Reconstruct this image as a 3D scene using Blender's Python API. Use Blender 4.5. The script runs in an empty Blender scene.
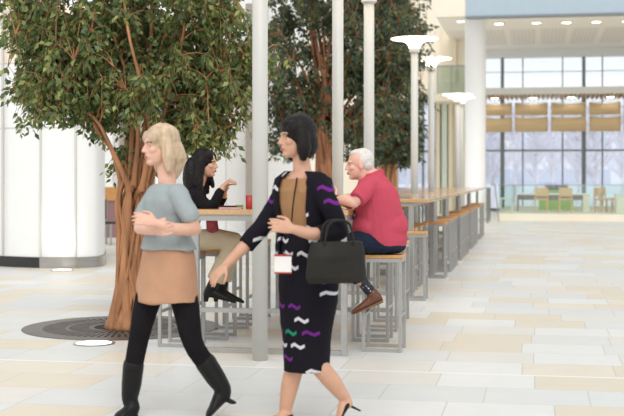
import bpy, bmesh, math, random
import numpy as np
from mathutils import Vector, Matrix, noise
R = random.Random(7)
PI = math.pi
COL = bpy.context.scene.collection
V = Vector

# ------------------------------------------------------------------ camera geometry
TH = math.atan(224/1200)          # the rows run along +Y, the camera looks a little left of them
CT, ST = math.cos(TH), math.sin(TH)
CH = 1.35
def at(x, y=None, z=0.0, Zc=None):
    """image direction x, at depth Zc (or where height z shows at image row y) -> world point"""
    if Zc is None: Zc = 1200*(CH-z)/(y-177)
    a = (x-312)/1200*Zc
    return V((-ST*Zc + CT*a, CT*Zc + ST*a, z if y is None or True else 0))
def X_at(x, D):
    u = (x-312)/1200; Zc = D/(CT+u*ST)
    return Zc*(-ST+u*CT)
def Z_at(x, y, D):
    u = (x-312)/1200; Zc = D/(CT+u*ST)
    return CH+(177-y)*Zc/1200

# ------------------------------------------------------------------ materials
def newmat(name):
    m = bpy.data.materials.new(name); m.use_nodes = True
    return m, m.node_tree, m.node_tree.nodes['Principled BSDF']
def mat(name, c, rough=.6, metal=0, var=0.0, vscale=8, bump=0, bscale=60, emit=0, ecol=None, sheen=0, spec=None, stretch=None):
    m, nt, p = newmat(name)
    p.inputs['Base Color'].default_value = (*c, 1); p.inputs['Roughness'].default_value = rough
    p.inputs['Metallic'].default_value = metal
    if spec is not None: p.inputs['Specular IOR Level'].default_value = spec
    if sheen: p.inputs['Sheen Weight'].default_value = sheen
    if emit:
        p.inputs['Emission Color'].default_value = (*(ecol or c), 1); p.inputs['Emission Strength'].default_value = emit
    if var or bump:
        tc = nt.nodes.new('ShaderNodeTexCoord'); mp = nt.nodes.new('ShaderNodeMapping')
        nt.links.new(tc.outputs['Object'], mp.inputs[0])
        if stretch: mp.inputs['Scale'].default_value = stretch
    if var:
        n = nt.nodes.new('ShaderNodeTexNoise'); n.inputs['Scale'].default_value = vscale; n.inputs['Detail'].default_value = 5
        nt.links.new(mp.outputs[0], n.inputs['Vector'])
        r = nt.nodes.new('ShaderNodeValToRGB')
        r.color_ramp.elements[0].position = .3; r.color_ramp.elements[1].position = .7
        r.color_ramp.elements[0].color = (*[x*(1-var) for x in c], 1); r.color_ramp.elements[1].color = (*[min(1, x*(1+var)) for x in c], 1)
        nt.links.new(n.outputs['Fac'], r.inputs[0]); nt.links.new(r.outputs[0], p.inputs['Base Color'])
    if bump:
        n = nt.nodes.new('ShaderNodeTexNoise'); n.inputs['Scale'].default_value = bscale; n.inputs['Detail'].default_value = 4
        nt.links.new(mp.outputs[0], n.inputs['Vector'])
        b = nt.nodes.new('ShaderNodeBump'); b.inputs['Strength'].default_value = bump; b.inputs['Distance'].default_value = .01
        nt.links.new(n.outputs['Fac'], b.inputs['Height']); nt.links.new(b.outputs[0], p.inputs['Normal'])
    return m
def glassmat(name, tint, mix=.12, rough=.05):
    m = bpy.data.materials.new(name); m.use_nodes = True; nt = m.node_tree; nt.nodes.clear()
    o = nt.nodes.new('ShaderNodeOutputMaterial'); t = nt.nodes.new('ShaderNodeBsdfTransparent'); g = nt.nodes.new('ShaderNodeBsdfGlossy')
    t.inputs[0].default_value = (*tint, 1); g.inputs['Roughness'].default_value = rough
    mx = nt.nodes.new('ShaderNodeMixShader'); mx.inputs[0].default_value = mix
    nt.links.new(t.outputs[0], mx.inputs[1]); nt.links.new(g.outputs[0], mx.inputs[2]); nt.links.new(mx.outputs[0], o.inputs[0])
    return m
class NT:
    def __init__(s, nt): s.nt = nt
    def math(s, op, a, b=None, c=None):
        n = s.nt.nodes.new('ShaderNodeMath'); n.operation = op
        for i, v in enumerate((a, b, c)):
            if v is None: continue
            if isinstance(v, (int, float)): n.inputs[i].default_value = v
            else: s.nt.links.new(v, n.inputs[i])
        return n.outputs[0]

def floor_material():
    m, nt, p = newmat('floor_tiles'); k = NT(nt); N = nt.nodes; L = nt.links
    g = N.new('ShaderNodeNewGeometry'); sp = N.new('ShaderNodeSeparateXYZ'); L.new(g.outputs['Position'], sp.inputs[0])
    x, y = sp.outputs[0], sp.outputs[1]
    H, W = .53, .63
    yy = k.math('DIVIDE', k.math('ADD', y, .18), H); row = k.math('FLOOR', yy); fy = k.math('FRACT', yy)
    w1 = N.new('ShaderNodeTexWhiteNoise'); w1.noise_dimensions = '1D'; L.new(row, w1.inputs['W'])
    xx = k.math('ADD', k.math('DIVIDE', x, W), k.math('MULTIPLY', w1.outputs['Value'], 7.3))
    cell = k.math('FLOOR', xx); fx = k.math('FRACT', xx)
    w2 = N.new('ShaderNodeTexWhiteNoise'); w2.noise_dimensions = '2D'
    cb = N.new('ShaderNodeCombineXYZ'); L.new(row, cb.inputs[0]); L.new(cell, cb.inputs[1]); L.new(cb.outputs[0], w2.inputs['Vector'])
    r = N.new('ShaderNodeValToRGB'); r.color_ramp.interpolation = 'CONSTANT'
    e = r.color_ramp.elements
    cols = [(0, (.68, .695, .68)), (.22, (.74, .745, .725)), (.44, (.66, .68, .675)), (.60, (.70, .635, .51)), (.78, (.73, .67, .56)), (.9, (.71, .69, .64))]
    e[0].position = 0; e[0].color = (*cols[0][1], 1); e[1].position = cols[1][0]; e[1].color = (*cols[1][1], 1)
    for q, c in cols[2:]: n_ = e.new(q); n_.color = (*c, 1)
    L.new(w2.outputs['Value'], r.inputs[0])
    # stone mottling
    n = N.new('ShaderNodeTexNoise'); n.inputs['Scale'].default_value = 5; n.inputs['Detail'].default_value = 8; L.new(g.outputs['Position'], n.inputs['Vector'])
    mr = N.new('ShaderNodeMapRange'); mr.inputs[3].default_value = .93; mr.inputs[4].default_value = 1.05; L.new(n.outputs['Fac'], mr.inputs[0])
    vm = N.new('ShaderNodeVectorMath'); vm.operation = 'SCALE'; L.new(r.outputs[0], vm.inputs[0]); L.new(mr.outputs[0], vm.inputs['Scale'])
    # joints
    ex = k.math('MULTIPLY', k.math('MINIMUM', fx, k.math('SUBTRACT', 1, fx)), W)
    ey = k.math('MULTIPLY', k.math('MINIMUM', fy, k.math('SUBTRACT', 1, fy)), H)
    d = k.math('MINIMUM', ex, ey); j = k.math('LESS_THAN', d, .0035)
    mx = N.new('ShaderNodeMix'); mx.data_type = 'RGBA'; L.new(j, mx.inputs[0]); L.new(vm.outputs[0], mx.inputs[6]); mx.inputs[7].default_value = (.52, .50, .46, 1)
    # pale movement strip that crosses the floor
    s1 = k.math('LESS_THAN', k.math('ABSOLUTE', k.math('SUBTRACT', y, 8.30)), .018)
    m2 = N.new('ShaderNodeMix'); m2.data_type = 'RGBA'; L.new(s1, m2.inputs[0]); L.new(mx.outputs[2], m2.inputs[6]); m2.inputs[7].default_value = (.86, .86, .84, 1)
    L.new(m2.outputs[2], p.inputs['Base Color'])
    p.inputs['Roughness'].default_value = .36; p.inputs['Specular IOR Level'].default_value = .35
    return m

def ceiling_material():
    m, nt, p = newmat('perforated_ceiling'); k = NT(nt); N = nt.nodes; L = nt.links
    g = N.new('ShaderNodeNewGeometry'); sp = N.new('ShaderNodeSeparateXYZ'); L.new(g.outputs['Position'], sp.inputs[0])
    x, y = sp.outputs[0], sp.outputs[1]
    fx = k.math('FRACT', k.math('DIVIDE', x, 1.05)); inx = k.math('MULTIPLY', k.math('GREATER_THAN', fx, .16), 1)
    iny = k.math('MULTIPLY', k.math('GREATER_THAN', y, 41.2), k.math('LESS_THAN', y, 46.0))
    st = k.math('LESS_THAN', k.math('FRACT', k.math('DIVIDE', x, .13)), .5)
    a = k.math('MULTIPLY', k.math('MULTIPLY', inx, iny), k.math('ADD', k.math('MULTIPLY', st, .4), .35))
    mx = N.new('ShaderNodeMix'); mx.data_type = 'RGBA'; L.new(a, mx.inputs[0])
    mx.inputs[6].default_value = (.95, .91, .84, 1); mx.inputs[7].default_value = (.74, .72, .68, 1)
    L.new(mx.outputs[2], p.inputs['Base Color']); p.inputs['Roughness'].default_value = .8
    return m

def dress_material(name, dens=.52, base=(.010, .009, .014)):
    """black cloth scattered with short white, green and purple zigzag dashes"""
    m, nt, p = newmat(name); k = NT(nt); N = nt.nodes; L = nt.links
    t = N.new('ShaderNodeTexCoord'); sp = N.new('ShaderNodeSeparateXYZ'); L.new(t.outputs['Object'], sp.inputs[0])
    u = k.math('ADD', sp.outputs[0], k.math('MULTIPLY', sp.outputs[1], -.55)); v = sp.outputs[2]
    CW, CHh = .125, .070
    vv = k.math('DIVIDE', v, CHh); row = k.math('FLOOR', vv); fv = k.math('FRACT', vv)
    uu = k.math('ADD', k.math('DIVIDE', u, CW), k.math('MULTIPLY', row, .37)); cell = k.math('FLOOR', uu); fu = k.math('FRACT', uu)
    w = N.new('ShaderNodeTexWhiteNoise'); w.noise_dimensions = '2D'; cb = N.new('ShaderNodeCombineXYZ')
    L.new(row, cb.inputs[0]); L.new(cell, cb.inputs[1]); L.new(cb.outputs[0], w.inputs['Vector'])
    zig = k.math('MULTIPLY', k.math('PINGPONG', k.math('MULTIPLY', fu, 1.6), .5), .55)
    dd = k.math('LESS_THAN', k.math('ABSOLUTE', k.math('SUBTRACT', k.math('SUBTRACT', fv, .3), zig)), .13)
    inx = k.math('MULTIPLY', k.math('GREATER_THAN', fu, .1), k.math('LESS_THAN', fu, .82))
    on = k.math('LESS_THAN', w.outputs['Value'], dens)
    msk = k.math('MULTIPLY', k.math('MULTIPLY', dd, inx), on)
    r = N.new('ShaderNodeValToRGB'); r.color_ramp.interpolation = 'CONSTANT'; e = r.color_ramp.elements
    e[0].color = (.62, .62, .66, 1); e[1].position = .34; e[1].color = (.16, .02, .22, 1)
    q = e.new(.62); q.color = (.01, .24, .13, 1); q = e.new(.8); q.color = (.55, .55, .6, 1)
    w3 = N.new('ShaderNodeTexWhiteNoise'); w3.noise_dimensions = '2D'
    ad = N.new('ShaderNodeVectorMath'); ad.operation = 'ADD'; ad.inputs[1].default_value = (13.7, 5.2, 0); L.new(cb.outputs[0], ad.inputs[0]); L.new(ad.outputs[0], w3.inputs['Vector'])
    L.new(w3.outputs['Value'], r.inputs[0])
    mx = N.new('ShaderNodeMix'); mx.data_type = 'RGBA'; L.new(msk, mx.inputs[0]); mx.inputs[6].default_value = (*base, 1); L.new(r.outputs[0], mx.inputs[7])
    L.new(mx.outputs[2], p.inputs['Base Color']); p.inputs['Roughness'].default_value = .9; p.inputs['Specular IOR Level'].default_value = .15
    return m

def leaf_material(name, c1, c2, c3):
    m, nt, p = newmat(name); N = nt.nodes; L = nt.links
    g = N.new('ShaderNodeNewGeometry'); r = N.new('ShaderNodeValToRGB'); L.new(g.outputs['Random Per Island'], r.inputs[0])
    e = r.color_ramp.elements; e[0].color = (*c1, 1); e[1].color = (*c3, 1); q = e.new(.6); q.color = (*c2, 1); e[2].position = 1
    L.new(r.outputs[0], p.inputs['Base Color']); p.inputs['Roughness'].default_value = .30
    tr = N.new('ShaderNodeBsdfTranslucent'); L.new(r.outputs[0], tr.inputs[0])
    mx = N.new('ShaderNodeMixShader'); mx.inputs[0].default_value = .38
    o = N['Material Output']; L.new(p.outputs[0], mx.inputs[1]); L.new(tr.outputs[0], mx.inputs[2]); L.new(mx.outputs[0], o.inputs[0])
    return m

M = dict(
 white=mat('white_panel', (.86, .87, .86), .45, var=.015, vscale=2),
 cream=mat('cream_plaster', (.87, .80, .67), .75, var=.02, vscale=2),
 joint=mat('panel_joint', (.62, .62, .60), .7),
 taupe=mat('taupe_plaster', (.36, .32, .28), .8, var=.04),
 blk=mat('black_plinth', (.02, .02, .022), .22),
 steel=mat('brushed_steel', (.40, .39, .37), .28, .9, var=.1, vscale=30, stretch=(.1, .1, 4)),
 frame=mat('grey_painted_steel', (.38, .38, .37), .42, .3, var=.04, vscale=20),
 pole=mat('pole_grey_paint', (.55, .55, .52), .42, 0, var=.02, vscale=10),
 top=mat('oak_laminate', (.58, .35, .16), .13, spec=.8, var=.14, vscale=7, stretch=(9, .8, 9)),
 seat=mat('oak_seat', (.58, .30, .11), .38, var=.14, vscale=8, stretch=(9, .9, 9)),
 rubber=mat('black_rubber', (.02, .02, .02), .7),
 bark=mat('ficus_bark', (.42, .20, .095), .85, var=.35, vscale=14, bump=1.0, bscale=55, stretch=(1, 1, .18)),
 bark2=mat('ficus_bark_red', (.34, .15, .075), .85, var=.35, vscale=14, bump=.7, bscale=40, stretch=(1, 1, .25)),
 soil=mat('dark_soil', (.03, .025, .02), .95, bump=.6, bscale=50),
 grate=mat('cast_iron_grate', (.115, .10, .09), .42, .5, var=.25, vscale=6),
 blue=mat('blue_grey_fascia', (.42, .52, .60), .6, var=.02),
 fabric=mat('tan_fabric', (.88, .73, .50), .9, bump=.15, bscale=90, var=.06, vscale=1.5),
 slat=mat('timber_slat', (.55, .33, .16), .5, var=.15),
 mull=mat('dark_mullion', (.24, .27, .30), .5, .3),
 glass=glassmat('window_glass', (.93, .96, .98), .06, .02),
 bglass=glassmat('balustrade_glass', (.84, .93, .90), .10, .05),
 gglass=mat('pale_green_panel', (.72, .82, .72), .3),
 tanp=mat('tan_wall_panel', (.82, .73, .56), .6),
 lamp=mat('glowing_lamp_glass', (1, .93, .80), .4, emit=3.2, ecol=(1, .90, .74)),
 down=mat('downlight_lens', (1, .97, .9), .4, emit=6, ecol=(1, .9, .75)),
 uplens=mat('floor_light_lens', (1, 1, 1), .2, emit=2.6, ecol=(1, .97, .92)),
 wood=mat('warm_chair_wood', (.76, .44, .18), .5, var=.12),
 orange=mat('orange_wood_panel', (.60, .30, .10), .55, var=.15),
 mauve=mat('mauve_brown_laminate', (.30, .17, .17), .5),
 green=mat('lime_green_fabric', (.34, .54, .10), .9, bump=.1),
 dkplant=mat('dark_foliage', (.03, .05, .02), .8),
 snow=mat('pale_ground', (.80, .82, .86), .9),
 bldg=mat('hazed_distant_wall', (.74, .76, .84), .9, var=.06, vscale=.3),  # outdoor haze put into the pale lavender wall colour
 bldgw=mat('hazed_distant_glazing', (.52, .56, .68), .6),  # haze over the far windows is mixed into this colour
 twig=mat('hazed_winter_bark', (.70, .68, .75), .9),  # bark paled to lavender grey to paint in the haze
 skinA=mat('skin_light', (.72, .43, .32), .5, var=.05, vscale=20),
 skinB=mat('skin_tan', (.60, .34, .23), .5, var=.05, vscale=20),
 skinM=mat('skin_ruddy', (.74, .42, .33), .5, var=.07, vscale=20),
 blonde=mat('blonde_hair', (.56, .42, .28), .55, var=.25, vscale=40, stretch=(1, 1, .15), bump=.5, bscale=70),
 black_hair=mat('black_hair', (.010, .008, .008), .5, spec=.2, var=.3, vscale=40, stretch=(1, 1, .1), bump=.4, bscale=70),
 grey_hair=mat('white_hair', (.66, .64, .61), .7, var=.12, vscale=60, bump=.5, bscale=90),
 pink=mat('pink_pique', (.50, .07, .11), .9, var=.05, vscale=10, bump=.12, bscale=200, spec=.2),
 denim=mat('dark_denim', (.014, .020, .038), .9, spec=.15, var=.2, vscale=30, bump=.15, bscale=200),
 brown=mat('brown_leather', (.13, .045, .022), .38, var=.2, vscale=20),
 sole=mat('tan_sole', (.22, .12, .06), .7),
 bcloth=mat('black_cloth', (.010, .009, .011), .9, spec=.15, var=.2, vscale=10),
 bleather=mat('black_leather', (.010, .010, .011), .45, spec=.22, var=.2, vscale=20),
 beige=mat('beige_cotton', (.52, .43, .30), .85, var=.05, vscale=10, bump=.1, bscale=200),
 greytop=mat('grey_blue_knit', (.33, .38, .39), .9, var=.06, vscale=14, bump=.2, bscale=150),
 tan=mat('tan_suede', (.50, .28, .17), .9, var=.08, vscale=8, bump=.15, bscale=160),
 camel=mat('camel_knit', (.36, .19, .085), .85, var=.06, vscale=20, bump=.15, bscale=150),
 bag=mat('charcoal_leather', (.020, .018, .016), .6, spec=.2, var=.15, vscale=10),
 red=mat('red_plastic', (.42, .03, .025), .35),
 redcheck=mat('dark_red_cotton', (.30, .05, .06), .85, var=.4, vscale=30),
 paper=mat('white_paper', (.80, .80, .78), .7),
 gold=mat('gold', (.8, .55, .2), .3, 1),
 eye=mat('eye_white', (.55, .50, .46), .4), iris=mat('dark_iris', (.02, .012, .008), .2),
 lip=mat('lips', (.45, .14, .12), .45), brow=mat('dark_eyebrow', (.03, .02, .015), .9), gbrow=mat('grey_eyebrow', (.5, .45, .4), .9),
 greenp=mat('green_plastic', (.25, .45, .10), .5), chairblk=mat('black_chair_plastic', (.02, .02, .02), .5),
)
_n = M['fabric'].node_tree; _t = _n.nodes.new('ShaderNodeBsdfTranslucent'); _t.inputs[0].default_value = (.92, .78, .55, 1); _m = _n.nodes.new('ShaderNodeMixShader'); _m.inputs[0].default_value = .45
_n.links.new(_n.nodes['Principled BSDF'].outputs[0], _m.inputs[1]); _n.links.new(_t.outputs[0], _m.inputs[2]); _n.links.new(_m.outputs[0], _n.nodes['Material Output'].inputs[0])
M['dress'] = dress_material('dress_pattern'); M['floor'] = floor_material(); M['ceil'] = ceiling_material()
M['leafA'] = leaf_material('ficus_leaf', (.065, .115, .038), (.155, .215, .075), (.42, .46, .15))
M['leafB'] = leaf_material('ficus_leaf_teal', (.035, .075, .05), (.095, .15, .095), (.24, .25, .08))  # darker, more teal leaf colour of the two farther trees
mm, nt_, p_ = newmat('polka_sock'); N_ = nt_.nodes
tc_ = N_.new('ShaderNodeTexCoord'); vo_ = N_.new('ShaderNodeTexVoronoi'); vo_.inputs['Scale'].default_value = 42; nt_.links.new(tc_.outputs['Object'], vo_.inputs['Vector'])
rr_ = N_.new('ShaderNodeValToRGB'); rr_.color_ramp.interpolation = 'CONSTANT'; rr_.color_ramp.elements[0].color = (.6, .6, .62, 1); rr_.color_ramp.elements[1].position = .26; rr_.color_ramp.elements[1].color = (.01, .01, .02, 1)
nt_.links.new(vo_.outputs['Distance'], rr_.inputs[0]); nt_.links.new(rr_.outputs[0], p_.inputs['Base Color']); M['sock'] = mm

# ------------------------------------------------------------------ mesh helpers
def link_mesh(name, me, m, parent=None):
    o = bpy.data.objects.new(name, me); COL.objects.link(o)
    if m is not None:
        for q in (m if isinstance(m, (list, tuple)) else [m]): me.materials.append(q)
    if parent: o.parent = parent
    return o
def obj(name, bm, m, parent=None, smooth=False, bevel=0, loc=None):
    me = bpy.data.meshes.new(name); bmesh.ops.recalc_face_normals(bm, faces=bm.faces[:]); bm.to_mesh(me); bm.free()
    if smooth:
        for f in me.polygons: f.use_smooth = True
    o = link_mesh(name, me, m, parent)
    if bevel:
        b = o.modifiers.new('bevel', 'BEVEL'); b.width = bevel; b.segments = 2; b.limit_method = 'ANGLE'; b.angle_limit = .9
    if loc is not None: o.location = loc
    return o
def empty(name, loc, rz=0):
    o = bpy.data.objects.new(name, None); COL.objects.link(o); o.location = loc; o.rotation_euler = (0, 0, rz); o.empty_display_size = .1
    return o
def tag(o, label=None, cat=None, group=None, kind=None):
    for k, v in (('label', label), ('category', cat), ('group', group), ('kind', kind)):
        if v: o[k] = v
    return o
def box(bm, x0, x1, y0, y1, z0, z1):
    v = [bm.verts.new(p) for p in ((x0, y0, z0), (x1, y0, z0), (x1, y1, z0), (x0, y1, z0), (x0, y0, z1), (x1, y0, z1), (x1, y1, z1), (x0, y1, z1))]
    for f in ((0, 3, 2, 1), (4, 5, 6, 7), (0, 1, 5, 4), (1, 2, 6, 5), (2, 3, 7, 6), (3, 0, 4, 7)): bm.faces.new([v[i] for i in f])
    return bm
def boxes(*bs):
    bm = bmesh.new()
    for b in bs: box(bm, *b)
    return bm
def lathe(bm, prof, n=32, c=(0, 0, 0), cap=True):
    rings = []
    for r, z in prof:
        rings.append([bm.verts.new((c[0]+r*math.cos(2*PI*i/n), c[1]+r*math.sin(2*PI*i/n), c[2]+z)) for i in range(n)])
    for a, b in zip(rings, rings[1:]):
        for i in range(n): bm.faces.new((a[i], a[(i+1) % n], b[(i+1) % n], b[i]))
    if cap:
        bm.faces.new(rings[0][::-1]); bm.faces.new(rings[-1])
    return bm
def loft(bm, rings, n=20, cap=True):
    """rings of (centre, u, v): ellipses spanned by vectors u and v"""
    rs = []
    for c, u, v in rings:
        c, u, v = V(c), V(u), V(v)
        rs.append([bm.verts.new(c+u*math.cos(2*PI*i/n)+v*math.sin(2*PI*i/n)) for i in range(n)])
    for a, b in zip(rs, rs[1:]):
        for i in range(n): bm.faces.new((a[i], a[(i+1) % n], b[(i+1) % n], b[i]))
    if cap: bm.faces.new(rs[0][::-1]); bm.faces.new(rs[-1])
    return bm
def smooth_path(pts, k=4):
    pts = [V(p) for p in pts]
    if len(pts) < 3 or k < 2: return pts, [i for i in range(len(pts))]
    out, par = [], []
    for i in range(len(pts)-1):
        p0 = pts[max(i-1, 0)]; p1 = pts[i]; p2 = pts[i+1]; p3 = pts[min(i+2, len(pts)-1)]
        for j in range(k):
            t = j/k
            out.append(.5*((2*p1)+(p2-p0)*t+(2*p0-5*p1+4*p2-p3)*t*t+(3*p1-p0-3*p2+p3)*t**3)); par.append(i+t)
    out.append(pts[-1]); par.append(len(pts)-1)
    return out, par
def tube(bm, pts, rads, n=10, k=4, round_=True, flat=None):
    """tapered tube along a smooth path; round_ adds ball ends"""
    P, par = smooth_path(pts, k)
    if isinstance(rads, (int, float)): rads = [rads]*len(pts)
    rr = []
    for t in par:
        i = min(int(t), len(rads)-2); f = t-i; rr.append(rads[i]*(1-f)+rads[i+1]*f)
    tan = [(P[min(i+1, len(P)-1)]-P[max(i-1, 0)]).normalized() for i in range(len(P))]
    if round_:
        s, e = [], []
        for a in (.05, .4, .75):
            s.append((P[0]-tan[0]*rr[0]*math.cos(a*PI/2), rr[0]*math.sin(a*PI/2), tan[0]))
        for a in (.75, .4, .05):
            e.append((P[-1]+tan[-1]*rr[-1]*math.cos(a*PI/2), rr[-1]*math.sin(a*PI/2), tan[-1]))
        seq = s+list(zip(P, rr, tan))+e
    else: seq = list(zip(P, rr, tan))
    t0 = seq[0][2]; ref = V((0, 0, 1)) if abs(t0.z) < .9 else V((1, 0, 0))
    nrm = (ref-t0*ref.dot(t0)).normalized(); rings = []
    for c, r, t in seq:
        nrm = (nrm-t*nrm.dot(t)).normalized(); bi = t.cross(nrm)
        rings.append((c, nrm*r, bi*r))
    return loft(bm, rings, n)
def ell(bm, c, r, fr=None, n=14):
    """ellipsoid; fr = (forward, side, up) frame vectors matching r"""
    fr = fr or (V((1, 0, 0)), V((0, 1, 0)), V((0, 0, 1)))
    rings = []
    for i in range(1, n):
        a = PI*i/n
        rings.append((V(c)-fr[2]*r[2]*math.cos(a), fr[0]*r[0]*math.sin(a), fr[1]*r[1]*math.sin(a)))
    return loft(bm, rings, n*2-4)
def blob(name, bm, m, parent, vox=.006, sm=4, fold=0, fs=9, zmin=None, loc=None):
    """fuse the closed shapes in bm into one continuous skin"""
    bmesh.ops.recalc_face_normals(bm, faces=bm.faces[:])
    me = bpy.data.meshes.new('t'); bm.to_mesh(me); bm.free()
    o = bpy.data.objects.new('t', me); COL.objects.link(o)
    r = o.modifiers.new('r', 'REMESH'); r.mode = 'VOXEL'; r.voxel_size = vox
    if sm: s = o.modifiers.new('s', 'SMOOTH'); s.iterations = sm; s.factor = .5
    dg = bpy.context.evaluated_depsgraph_get(); dg.update()
    me2 = bpy.data.meshes.new_from_object(o.evaluated_get(dg), depsgraph=dg)
    bpy.data.objects.remove(o); bpy.data.meshes.remove(me)
    if fold or zmin is not None:
        nv = len(me2.vertices); co = np.empty(nv*3, np.float32); nr = np.empty(nv*3, np.float32)
        me2.vertices.foreach_get('co', co); me2.vertex_normals.foreach_get('vector', nr)
        co = co.reshape(-1, 3); nr = nr.reshape(-1, 3)
        if fold:
            d = np.array([noise.noise(V((p[0]*fs, p[1]*fs, p[2]*fs*.55)))+.5*noise.noise(V((p[0]*fs*2.1, p[1]*fs*2.1, p[2]*fs*2.1))) for p in co.tolist()], np.float32)
            co = co+nr*(d*fold)[:, None]
        if zmin is not None: co[:, 2] = np.maximum(co[:, 2], zmin)
        me2.vertices.foreach_set('co', np.ascontiguousarray(co, np.float32).ravel()); me2.update()
    for f in me2.polygons: f.use_smooth = True
    me2.name = name
    return link_mesh(name, me2, m, parent)
def children(o): return [c for c in bpy.data.objects if c.parent == o]
def copy_tree(o, kids=None, parent=None):
    c = o.copy(); COL.objects.link(c)
    if parent is not None: c.parent = parent
    for ch in KID.get(o.name, []): copy_tree(ch, None, c)
    return c
KID = {}
def register(o):
    """remember the parts of a thing for quick copying"""
    KID[o.name] = children(o)
    for c in KID[o.name]: register(c)
ORD = ['first', 'second', 'third', 'fourth', 'fifth', 'sixth', 'seventh', 'eighth', 'ninth', 'tenth', 'eleventh', 'twelfth']

# ------------------------------------------------------------------ the setting
def struct(name, bm, m, parent=None, **k):
    o = obj(name, bm, m, parent, **k)
    if parent is None: o['kind'] = 'structure'
    return o
fl = struct('floor', boxes((-16, 16, 1, 49.0, -.2, 0)), M['floor'])
struct('ground', boxes((-90, 90, 49.0, 190, -.6, -.3)), M['snow'])

# near left wall: gently bowed white panelled drum on a dark plinth
def wall_plan():
    pts = []
    for x, y in ((-150, 257), (-60, 263), (0, 266.3), (40, 268), (76, 268), (92, 267.4), (99, 266.6), (103, 265.2), (105, 263)):
        p = at(x, y); pts.append(V((p.x, p.y, 0)))
    pp, _ = smooth_path(pts, 5)
    return pp
WP = wall_plan()
def strip_wall(bm, plan, z0, z1, off=0.0, th=.3):
    outs = []
    for i, p in enumerate(plan):
        t = (plan[min(i+1, len(plan)-1)]-plan[max(i-1, 0)]).normalized(); n = V((t.y, -t.x, 0))
        outs.append((p+n*off, p-n*th))
    ring = [a for a, b in outs]+[b for a, b in outs[::-1]]
    lo = [bm.verts.new((p.x, p.y, z0)) for p in ring]; hi = [bm.verts.new((p.x, p.y, z1)) for p in ring]
    n = len(ring)
    for i in range(n): bm.faces.new((lo[i], lo[(i+1) % n], hi[(i+1) % n], hi[i]))
    m = len(outs)
    for i in range(m-1):
        bm.faces.new((hi[i], hi[i+1], hi[n-2-i], hi[n-1-i])); bm.faces.new((lo[i], lo[n-1-i], lo[n-2-i], lo[i+1]))
    return bm
ext = WP+[V((at(104.2, 258).x, at(104.2, 258).y, 0)), V((at(101, 253).x, at(101, 253).y, 0))]
wl = struct('wall_left', strip_wall(bmesh.new(), ext, 0.16, 3.06, 0), M['white'])
obj('warm_lit_band', strip_wall(bmesh.new(), ext, 3.06, 3.9, 0), M['cream'], wl)  # cream colour paints in the warm light on the upper wall
bm = bmesh.new()
zj = 1.35+50*17.6/1200
strip_wall(bm, ext, zj-.012, zj+.012, .004, .01); strip_wall(bm, ext, 3.05, 3.07, .004, .01)
def near(px):
    a = at(px, 268); return min(range(len(WP)), key=lambda i: (WP[i]-V((a.x, a.y, 0))).length)
for px in (-30, 2, 41, 76):
    p = WP[near(px)]; q = at(px, Zc=p.dot(V((-ST, CT, 0))))
    box(bm, q.x-.012, q.x+.012, p.y-.035, p.y+.03, .17, 3.9)
obj('panel_joint', bm, M['joint'], wl)
b1 = struct('baseboard_left', strip_wall(bmesh.new(), ext, 0, .16, .012, .28), M['blk'])
k0 = near(40)
obj('steel_skirting', strip_wall(bmesh.new(), ext[k0:], 0.002, .158, .02, .05), M['steel'], b1)
# white wall further back behind the seated woman, taupe recess beside it
D2 = 29.5
wb = struct('wall_back_left', boxes((X_at(172, D2), X_at(302, D2), D2, D2+.3, 0, 7)), M['white'])
bm = bmesh.new(); zj2 = Z_at(226, 146.5, D2)
box(bm, X_at(172, D2), X_at(302, D2), D2-.012, D2+.01, zj2-.012, zj2+.012)
for px in (188, 226, 268): box(bm, X_at(px, D2)-.012, X_at(px, D2)+.012, D2-.012, D2+.01, 0, 7)
obj('panel_joint', bm, M['joint'], wb)
struct('wall_taupe', boxes((X_at(96, 27), X_at(172, 27)-.5, 27, 27.3, 0, 7)), M['taupe'])
struct('trim_1', boxes((X_at(245.5, 28.6), X_at(253.5, 28.6), 28.6, 29.4, 0, 5.6)), M['taupe'])
# pale door leaf in the taupe recess
struct('trim_2', boxes((X_at(104, 24.5), X_at(112.5, 24.5), 24.5, 24.9, Z_at(108, 187, 24.5), 7)), M['white'])

# far back wall (left of the round column) and upper storey
DB = 44
xb0, xb1 = X_at(296, DB), X_at(468, DB)
xw0, xw1 = X_at(392, DB), X_at(437, DB)
wk = struct('wall_back', boxes((xb0, xw0, DB, DB+.3, 0, 9), (xw1, xb1, DB, DB+.3, 0, 9), (xw0, xw1, DB, DB+.3, 4.4, 9)), M['cream'])
obj('green_panel', boxes((X_at(442, 43.9), X_at(447.5, 43.9), 43.7, 43.99, 0, 4.3)), M['gglass'], wk)
obj('tan_panel', boxes((X_at(436.5, 43.9), X_at(440.5, 43.9), 43.6, 43.99, 0, 4.3), (X_at(449, 43.9), X_at(453, 43.9), 43.6, 43.99, 0, 4.3)), M['tanp'], wk)
obj('orange_panel', boxes((X_at(381, 43.9), X_at(398, 43.9), 43.6, 43.99, 0, 2.2), (X_at(366, 43.9), X_at(376, 43.9), 43.6, 43.99, 0, 2.2), (X_at(396, 43.9), X_at(412, 43.9), 43.6, 43.99, 2.0, 2.5)), M['orange'], wk)
obj('upper_door_panel', boxes((X_at(441, 43.9), X_at(456, 43.9), 43.85, 43.99, 4.8, 6.9)), M['tanp'], wk)
w2 = struct('window_2', boxes((xw0, xw0+.08, DB, DB+.12, 0, 4.4), (xw1-.08, xw1, DB, DB+.12, 0, 4.4), (xw0, xw1, DB, DB+.12, 2.25, 2.33), (xw0+1.1, xw0+1.18, DB, DB+.12, 0, 4.4), (xw0, xw1, DB, DB+.12, .9, .95)), M['mull'])
obj('pane', boxes((xw0, xw1, DB+.05, DB+.07, 0, 4.4)), M['glass'], w2)
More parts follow.
